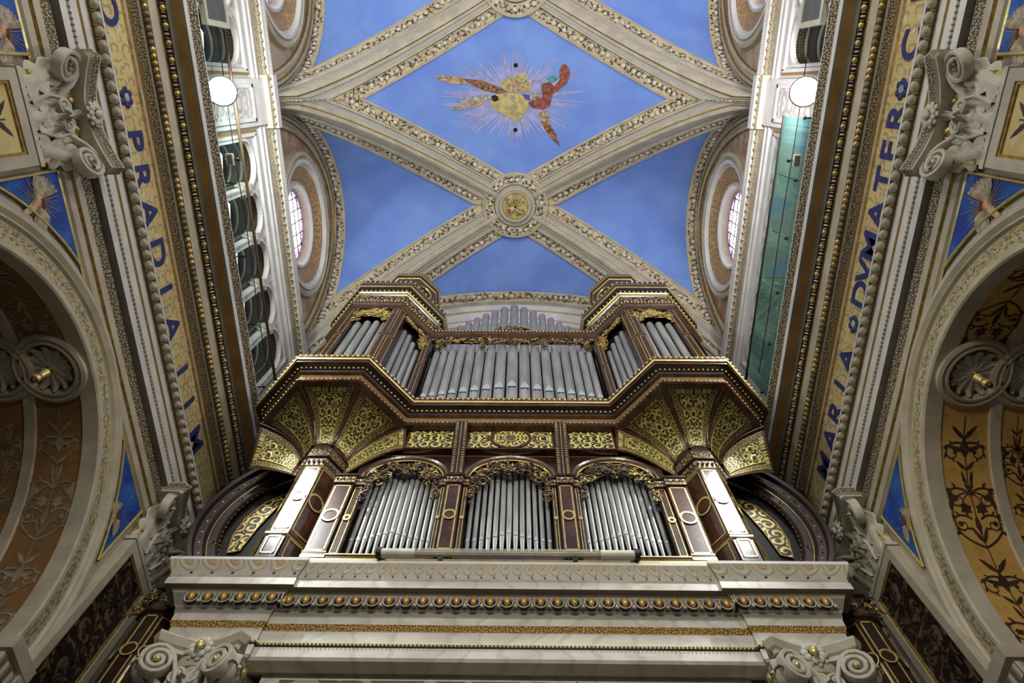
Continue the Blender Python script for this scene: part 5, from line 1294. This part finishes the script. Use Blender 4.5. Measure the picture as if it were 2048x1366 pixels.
    m.sweep(fr, [(-.02, -.02, 'wheel_wood'), (0, .02, 'wheel_wood'), (.02, .04, 'wheel_wood'), (.12, .05, 'gilt_trim'), (.13, .05, 'wheel_wood'), (.17, .10, 'wheel_wood'), (.26, .14, 'wheel_wood'), (.28, .20, 'wheel_wood'), (.33, .22, 'wheel_wood'), (.34, .0, None)])
    for i in range(96):
        a = 2*pi*i/96
        m.ball((cx_+1.77*cos(a), yb-.12, cz_+1.77*sin(a)), .016, 'gilt_trim' if i % 2 else 'dark_walnut', (1, 1, 1), 5, 3); m.ball((cx_+1.53*cos(a), yb-.01, cz_+1.53*sin(a)), .011, 'dull_gold', (1, 1, 1), 5, 3)
    for i in range(10):
        a = pi*.5+2*pi*i/10; m.lathe((cx_+1.62*cos(a), yb-.045, cz_+1.62*sin(a)), [(.05, 0, 'gilt_trim'), (.045, .01, 'dark_walnut'), (.035, .005, 'mahogany'), (.001, .0, None)], 14, (XA, ZA, -YA))
    part(m, 'round_side_arch')
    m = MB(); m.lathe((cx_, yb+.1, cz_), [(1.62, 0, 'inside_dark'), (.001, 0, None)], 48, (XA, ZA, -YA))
    def lens(cx2, cz2, pts, mat='gold_arabesque_fine'):
        P = [V((cx2+p[0]*k, yb+.08, cz2+p[1])) for p in pts]; n = len(pts)
        c = sum(P, V((0, 0, 0)))/n
        for i in range(n): 
            a, b = P[i], P[(i+1) % n]; m.face([c, a, b], mat, [(c.x*3, c.z*3-20), (a.x*3, a.z*3-20), (b.x*3, b.z*3-20)])
        m.tube([p+V((0, -.01, 0)) for p in P+[P[0]]], .010, 'dull_gold', 4)
    lens(cx_, cz_, [(-1.33, -.55), (-1.40, -.2), (-1.38, .2), (-1.22, .62), (-.86, .95), (-1.02, .45), (-1.12, 0), (-1.18, -.5)])
    lens(cx_, cz_, [(-.78, .85), (-.55, 1.1), (-.4, .9), (-.5, .2), (-.95, .25)])
    lens(cx_, cz_, [(-.70+.22*cos(a), -.25+.34*sin(a)) for a in [2*pi*i/16 for i in range(16)]])
    lens(cx_, cz_, [(-1.0, -.75), (-.6, -.7), (-.5, -1.1), (-.9, -1.2)])
    part(m, 'side_panel')
    # side return: dark wood between the tower and the wall
    m = MB(); m.box(min(-3.3*k, -4.9*k), max(-3.3*k, -4.9*k), 6.3, 6.4, 8.3, 9.6, 'dark_walnut'); m.box(min(-3.3*k, -4.1*k), max(-3.3*k, -4.1*k), 6.3, 6.4, 6.25, 8.3, 'dark_walnut'); part(m, 'side_board')

# central upper stage
m = MB(); U2 = [(-3.9, 4.98), (-3.27, 4.22), (-2.30, 4.22), (-1.70, 4.87), (1.70, 4.87), (2.30, 4.22), (3.27, 4.22), (3.9, 4.98)]
plan_sweep(m, U2, [(-.12, 12.58, 'dark_walnut'), (0, 12.60, 'mahogany'), (.02, 12.64, 'mahogany'), (.045, 12.68, 'mahogany'), (.06, 12.70, 'mahogany'), (.09, 12.72, 'mahogany'), (.095, 12.82, 'mahogany'), (-.05, 12.84, None)])
for p, d in along(U2, .10, 12.775, .07): m.ball(p, .021, 'gilt_trim', (1, 1, 1.3), 6, 4)
for p, d in along(U2, .075, 12.71, .035): m.ball(p, .009, 'gilt_trim', (1, 1, 1), 4, 3)
part(m, 'upper_architrave')
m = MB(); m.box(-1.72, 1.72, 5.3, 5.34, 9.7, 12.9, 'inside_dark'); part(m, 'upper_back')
xs = []; N = 17
wd = [.6+.4*(1-abs((i-8)/8))**.8 for i in range(N)]; tot = sum(wd); x = -1.60
for i in range(N):
    w_ = wd[i]/tot*3.20; xc = x+w_/2; x += w_; q = abs((i-8)/8); pipe(xc, 5.02, 9.72, 10.02+.34*(1-q)**1.2, 12.1+.25*(1-q), w_*.46, False)
m = MB(); curls(m, [(-1.55+.1*i, 4.90, 12.50) for i in range(32)], 230, .06, .014, .08, seed=21, mats=('gilt_trim', 'garland_dark', 'dull_gold', 'garland_dark')); curls(m, [(xx, 4.88, 12.38-.05*i) for xx in (-1.5, -.62, .62, 1.5) for i in range(6)], 80, .04, .015, .05, seed=22, mats=('garland_dark', 'dull_gold')); curls(m, [(-1.5+.1*i, 4.90, 12.36) for i in range(31)], 120, .04, .016, .05, seed=23, mats=('garland_dark', 'garland_dark', 'dull_gold')); part(m, 'gilt_carving')
m = MB(); curls(m, [(.06*i, 4.86, 13.0+.16*(1-abs(i)/5)*q) for i in range(-5, 6) for q in (0, .5, 1)], 110, .04, .016, .06, seed=24, mats=('gilt_trim', 'garland_dark', 'mahogany')); part(m, 'crest_carving')
N = 15; wd = [.62+.38*(1-abs((i-7)/7)) for i in range(N)]; tot = sum(wd); x = -1.52
for i in range(N):
    w_ = wd[i]/tot*3.04; xc = x+w_/2; x += w_; q = abs((i-7)/7); r = w_*.42
    m = MB(); zt = 14.35+1.85*(1-q**1.15); m.lathe((xc, 5.38, 0), [(r, 12.8, 'pipe_dim'), (r, zt-.05, 'pipe_dim'), (r*.75, zt+.02, 'pipe_dim'), (.001, zt+.05, None)], 14); part(m, 'organ_pipe')

# ================================================================= MARBLE SCREEN UNDER THE ORGAN
G0 = V((0, 6.2, 5.05)); gal = empty('marble_entablature', G0, 0, 'grey marble entablature with gilt eggs carrying the organ', 'entablature')
def gpart(m, name):
    o = m.build(name, gal); o.location = -G0; return o
MP = [(-3.65, 5.60), (-3.65, 5.50), (-2.67, 5.50), (-2.67, 5.54), (2.67, 5.54), (2.67, 5.50), (3.65, 5.50), (3.65, 5.60)]
m = MB(); plan_sweep(m, MP, [(-.14, 5.02, 'marble'), (-.02, 5.06, 'marble'), (0, 5.09, 'marble'), (0, 5.215, 'dark_stripe'), (.01, 5.235, 'marble'), (.01, 5.42, 'marble'), (.015, 5.425, 'gold_lace'), (.045, 5.49, 'dark_stripe'), (.04, 5.497, 'marble'), (.045, 5.59, 'marble'), (.055, 5.60, 'soffit_grey'), (.065, 5.66, 'marble'), (.085, 5.675, 'soffit_grey'), (.15, 5.80, 'marble'), (.17, 5.83, 'soffit_grey'), (.25, 5.83, 'marble'), (.25, 5.935, 'marble'), (.235, 5.945, 'marble'), (.255, 5.975, 'marble'), (.24, 5.985, 'leaf_moulding'), (.325, 6.15, 'plaster_white'), (.33, 6.19, 'marble'), (.32, 6.20, 'marble'), (-.6, 6.20, None)])
m.box(-3.62, 3.62, 5.5, 7.0, 6.10, 6.195, 'marble'); m.box(-3.5, 3.5, 5.62, 5.75, 5.05, 6.1, 'marble')
for s in (-1, 1): m.face([V((s*3.98, 5.17, 6.19)), V((s*3.98, 5.62, 6.19)), V((s*3.5, 5.62, 6.19)), V((s*3.5, 5.17, 6.19))], 'marble')
gpart(m, 'cornice_block')
m = MB()
for p, d in along(MP[1:7], .115, 5.745, .19):
    n = V((d.y, -d.x, 0)); m.ball(p-n*.0, .066, 'dark_stripe', (1, .6, 1.25), 10, 6, (d, n, ZA)); m.ball(p+n*.035, .038, 'egg_ochre', (1, 1, 1.85), 9, 6, (d, n, ZA))
    pts = [p+n*.03+d*(.075*sin(a))+ZA*(-.085*cos(a)+.0) for a in [-2.2+4.4*i/10 for i in range(11)]]; m.tube(pts, .009, 'marble', 5)
    q = p+d*.095; m.ball(q+n*.01, .016, 'egg_ochre', (1, 1, 3.2), 6, 5, (d, n, ZA)); m.ball(q+n*.02-ZA*.055, .02, 'marble', (1.3, 1, 1), 6, 4, (d, n, ZA))
gpart(m, 'egg_row')
m = MB()
for p, d in along(MP[1:7], .018, 5.25, .043): m.ball(p, .017, 'gilt_trim', (1, 1, 1), 6, 4)
gpart(m, 'bead_row')
m = MB(); m.box(-2.55, 2.55, 5.74, 5.8, 4.2, 5.06, 'marble')
m.face([V((-2.35, 5.735, 4.2)), V((2.35, 5.735, 4.2)), V((2.35, 5.735, 4.98)), V((-2.35, 5.735, 4.98))], 'panel_scroll', [(0, 0), (6, 0), (6, 1), (0, 1)])
for i in range(40):
    xx = random.uniform(-2.2, 2.2); 
    if abs(xx) > .4: leaf(m, V((xx, 5.73, random.uniform(4.45, 4.9))), V((-1 if xx > 0 else 1, 0, random.uniform(-.5, .5))), -YA, .3, .16, 'carved_dim', 1.5, 8)
m.lathe((0, 5.73, 4.62), [(.33, 0, 'marble'), (.31, .03, 'soffit_grey'), (.27, .02, 'marble'), (.24, .04, 'soffit_grey'), (.20, .01, 'panel_scroll'), (.001, .0, None)], 36, (XA, ZA, -YA))
gpart(m, 'carved_frieze_panel')
m = MB()
for s in (-1, 1): m.box(min(s*3.5, s*2.7), max(s*3.5, s*2.7), 6.15, 6.9, -1.6, 5.06, 'stucco_dim')
gpart(m, 'pier')
# columns under its ends
for s in (-1, 1):
    root = empty('marble_column', (s*3.08, 5.62, -1.6), 0, '%s marble column with volute capital under the organ gallery' % ('left', 'right')[s > 0], 'column', 'marble columns under the organ gallery')
    m = MB(); m.box(-.45, .45, -.45, .45, 0, .35, 'marble'); m.lathe((0, 0, 0), [(.44, .35, 'marble'), (.44, .45, 'marble'), (.38, .5, 'marble'), (.36, 3.0, 'marble'), (.32, 5.68, 'marble')], 32); m.build('shaft', root)
    c = capital(root, .66, .90, .1, four=True, back='fresco_orange'); c.location = (0, 0, 5.74)

# dark gilt octagonal posts between the screen and the side walls
for s in (-1, 1):
    root = empty('octagonal_post', (s*4.10, 5.92, -1.6), 0, '%s dark octagonal post with gilt lines and oval, beside the marble column' % ('left', 'right')[s > 0], 'post', 'octagonal posts beside the marble screen')
    oc = [(.245*cos(-pi/2-pi/8+i*pi/4), .245*sin(-pi/2-pi/8+i*pi/4)) for i in range(8)]
    m = MB(); H = 7.44
    for i in range(8):
        a, b = V(oc[i]+(0,)), V(oc[(i+1) % 8]+(0,)); m.face([a, b, b+ZA*H, a+ZA*H], 'dark_mahogany'); U = (b-a); N = V((U.y, -U.x, 0)).normalized()
        if i in (6, 7, 0, 1, 2):
            inlay(m, (a+b)/2+ZA*(H-.52), U, N, U.length, .50, wood='dark_mahogany', oval=False, lw=.014, ins=.016); inlay(m, (a+b)/2+ZA*(H-3.3), U, N, U.length, 2.76, wood='dark_mahogany', oval=False, lw=.014, ins=.016)
            m.lathe((a+b)/2+ZA*(H-.53)+N*.01, [(.098, 0, 'dark_mahogany'), (.092, .01, 'gilt_trim'), (.076, .012, 'gilt_trim'), (.07, .003, 'dark_mahogany'), (.001, .003, None)], 22, (U.normalized(), ZA, N))
    m.build('shaft', root)
    m = MB(); plan_sweep(m, oc, [(0, H-.0, 'dark_walnut'), (.03, H+.02, 'dark_walnut'), (.03, H+.05, 'garland_dark'), (.05, H+.28, 'dark_walnut'), (.09, H+.30, 'dark_walnut'), (.09, H+.35, 'dark_walnut')], True)
    curls(m, [(o_[0]*1.25, o_[1]*1.25, H+.08+.05*q) for o_ in oc for q in range(4)], 90, .05, .014, .06, seed=33, mats=('garland_dark', 'dull_gold', 'garland_dark', 'dark_walnut'))
    m.build('post_capital', root)
    m = MB(); m.box(-.12, .12, -.08, .12, H+.35, 8.3, 'dark_mahogany'); m.tube([(-s*.12, -.085, H+.35), (-s*.12, -.085, 8.3)], .010, 'gilt_trim', 5); m.tube([(s*.12, -.085, H+.35), (s*.12, -.085, 8.3)], .010, 'gilt_trim', 5); m.build('upper_post', root)

# ================================================================= FITTINGS
# tube heater lying on the marble edge
root = empty('tube_heater', (0, 5.16, 6.202), 0, 'long white tube heater with black end caps lying on the marble ledge', 'heater')
m = MB(); m.tube([(-1.5, 0, .06), (-1.1, 0, .06)], .055, 'cream_enamel', 16); m.tube([(1.1, 0, .06), (1.5, 0, .06)], .055, 'cream_enamel', 16); m.tube([(-1.1, 0, .06), (1.1, 0, .06)], .036, 'heater_core', 14); m.build('tube', root)
for s in (-1, 1):
    m = MB(); m.tube([(s*1.5, 0, .06), (s*1.56, 0, .06)], .072, 'black_plastic', 16, cap=True); m.build('end_cap', root)
m = MB()
for i in range(71): m.tube([(-1.1+i*2.2/70, .055*cos(a), .06+.055*sin(a)) for a in [pi*.75+pi*1.0*q/6 for q in range(7)]], .0028, 'cream_enamel', 4)
for a in (2.6, 3.14, 3.7, 4.2): m.tube([(-1.1, .055*cos(a), .06+.055*sin(a)), (1.1, .055*cos(a), .06+.055*sin(a))], .003, 'cream_enamel', 4)
m.build('wire_guard', root)
m = MB()
for xx in (-.8, .8): m.box(xx-.03, xx+.03, -.0, .06, -.0, .012, 'grey_metal')
m.build('bracket', root)
for sx in (-1, 1):
    side = ('left', 'right')[sx > 0]
    # glass balustrade along the cornice
    xg = 4.64; zr = 11.5 if sx < 0 else 11.8; gm = 'clear_glass' if sx < 0 else 'green_glass'
    root = empty('glass_balustrade', (sx*xg, 2.0, 9.9), 0, ('clear glass balustrade with brown rail on the left cornice' if sx < 0 else 'green tinted glass balustrade with dark rail on the right cornice'), 'balustrade')
    ys_ = [-1.0+i*1.24 for i in range(6)] if sx < 0 else [.45+i*.96 for i in range(6)]
    o0 = V((sx*xg, 2.0, 9.9))
    def bp(m, n): o = m.build(n, root); o.location = -o0; return o
    for a, b in zip(ys_, ys_[1:]):
        m = MB(); m.box(sx*xg-.006, sx*xg+.006, a+.008, b-.008, 9.9, zr, gm); bp(m, 'glass_pane')
    m = MB(); m.tube([(sx*xg, ys_[0], zr+.01), (sx*xg, ys_[-1]+.2, zr+.01)], .028, 'rail_brown' if sx < 0 else 'black_plastic', 8, cap=True); bp(m, 'top_rail')
    for y in ys_:
        m = MB(); m.tube([(sx*(xg-.01), y, 10.9), (sx*4.98, y, 10.9)], .012, 'black_plastic', 6, cap=True); m.ball((sx*(xg-.02), y, 10.9), .03, 'black_plastic', (1, 1, 1), 8, 5); bp(m, 'wall_strut')
    m = MB(); m.tube([(sx*(xg-.09), -1.6+i*.5, 11.0+.02*sin(i)) for i in range(14)], .008, 'black_plastic', 5); o = m.build('safety_cable', None, label='thin dark cable strung along the %s cornice' % side, category='cable')
    # small white box on an arm
    root = empty('sensor_box', (sx*4.50, 1.08, 10.70), 0, 'small white box on an arm above the %s cornice' % side, 'box')
    m = MB(); m.box(-.055, .055, -.09, .09, -.06, .0, 'cream_enamel'); m.box(-.04, .04, -.075, .075, -.064, -.06, 'grey_metal'); m.build('housing', root)
    m = MB(); m.tube([(0, 0, 0), (sx*.11, 0, .04)], .01, 'cream_enamel', 6, cap=True); m.build('arm', root)
    m = MB(); m.ball((sx*-.12, .0, -.02), .035, 'black_plastic', (1, 1, 1), 8, 5); m.tube([(0, 0, -.02), (sx*-.12, 0, -.02)], .008, 'black_plastic', 5); m.build('knob', root)
    # framed grille
    root = empty('grille_panel', (sx*4.5, -1.95, 10.9), 0, 'grey grille in a cream frame standing on the %s cornice' % side, 'panel')
    m = MB(); m.box(-.02, .02, -1.02, 1.02, -.33, .33, 'grey_metal'); m.build('grille', root)
    m = MB()
    for a, b in ((-.40, -.33), (.33, .40)): m.box(-.04, .04, -1.1, 1.1, a, b, 'cream_enamel')
    for a, b in ((-1.1, -1.02), (1.02, 1.1)): m.box(-.04, .04, a, b, -.33, .33, 'cream_enamel')
    for y in (-.8, .8): m.box(-.02, .02, y-.02, y+.02, -1.03, -.4, 'grey_metal')
    m.build('frame', root)
    # floodlight
    root = empty('floodlight', (sx*4.36, .06, 10.42), 0, 'glaring white floodlight on the %s cornice' % side, 'floodlight')
    N = V((-sx*.38, .05, -.92)).normalized(); U = YA; W_ = N.cross(U).normalized()
    m = MB(); m.lathe((0, 0, 0), [(.20, 0, 'lamp_glow'), (.001, .0, None)], 28, (U, W_, N)); m.build('lens', root)
    m = MB(); m.lathe((0, 0, 0), [(.22, .02, 'grey_metal'), (.20, .03, 'grey_metal'), (.20, -.005, 'grey_metal'), (.16, -.14, 'grey_metal'), (.001, -.16, None)], 24, (U, W_, N)); m.build('housing', root)
    m = MB(); m.tube([(0, 0, .14), (sx*.1, 0, -.5)], .02, 'grey_metal', 6); m.build('bracket', root)
    m = MB(); m.box(*sorted((sx*.15, sx*.21)), 1.93, 3.45, -.53, -.08, 'grey_metal'); m.build('glare_fill_housing', root)  # made-up body for the added glare light, hidden behind the cornice edge

# ---- floor
mb = MB(); mb.face([V((-10, -12, -1.6)), V((10, -12, -1.6)), V((10, 7.3, -1.6)), V((-10, 7.3, -1.6))], 'marble'); struct(mb, 'floor', 'pale marble floor of the nave', 'floor')
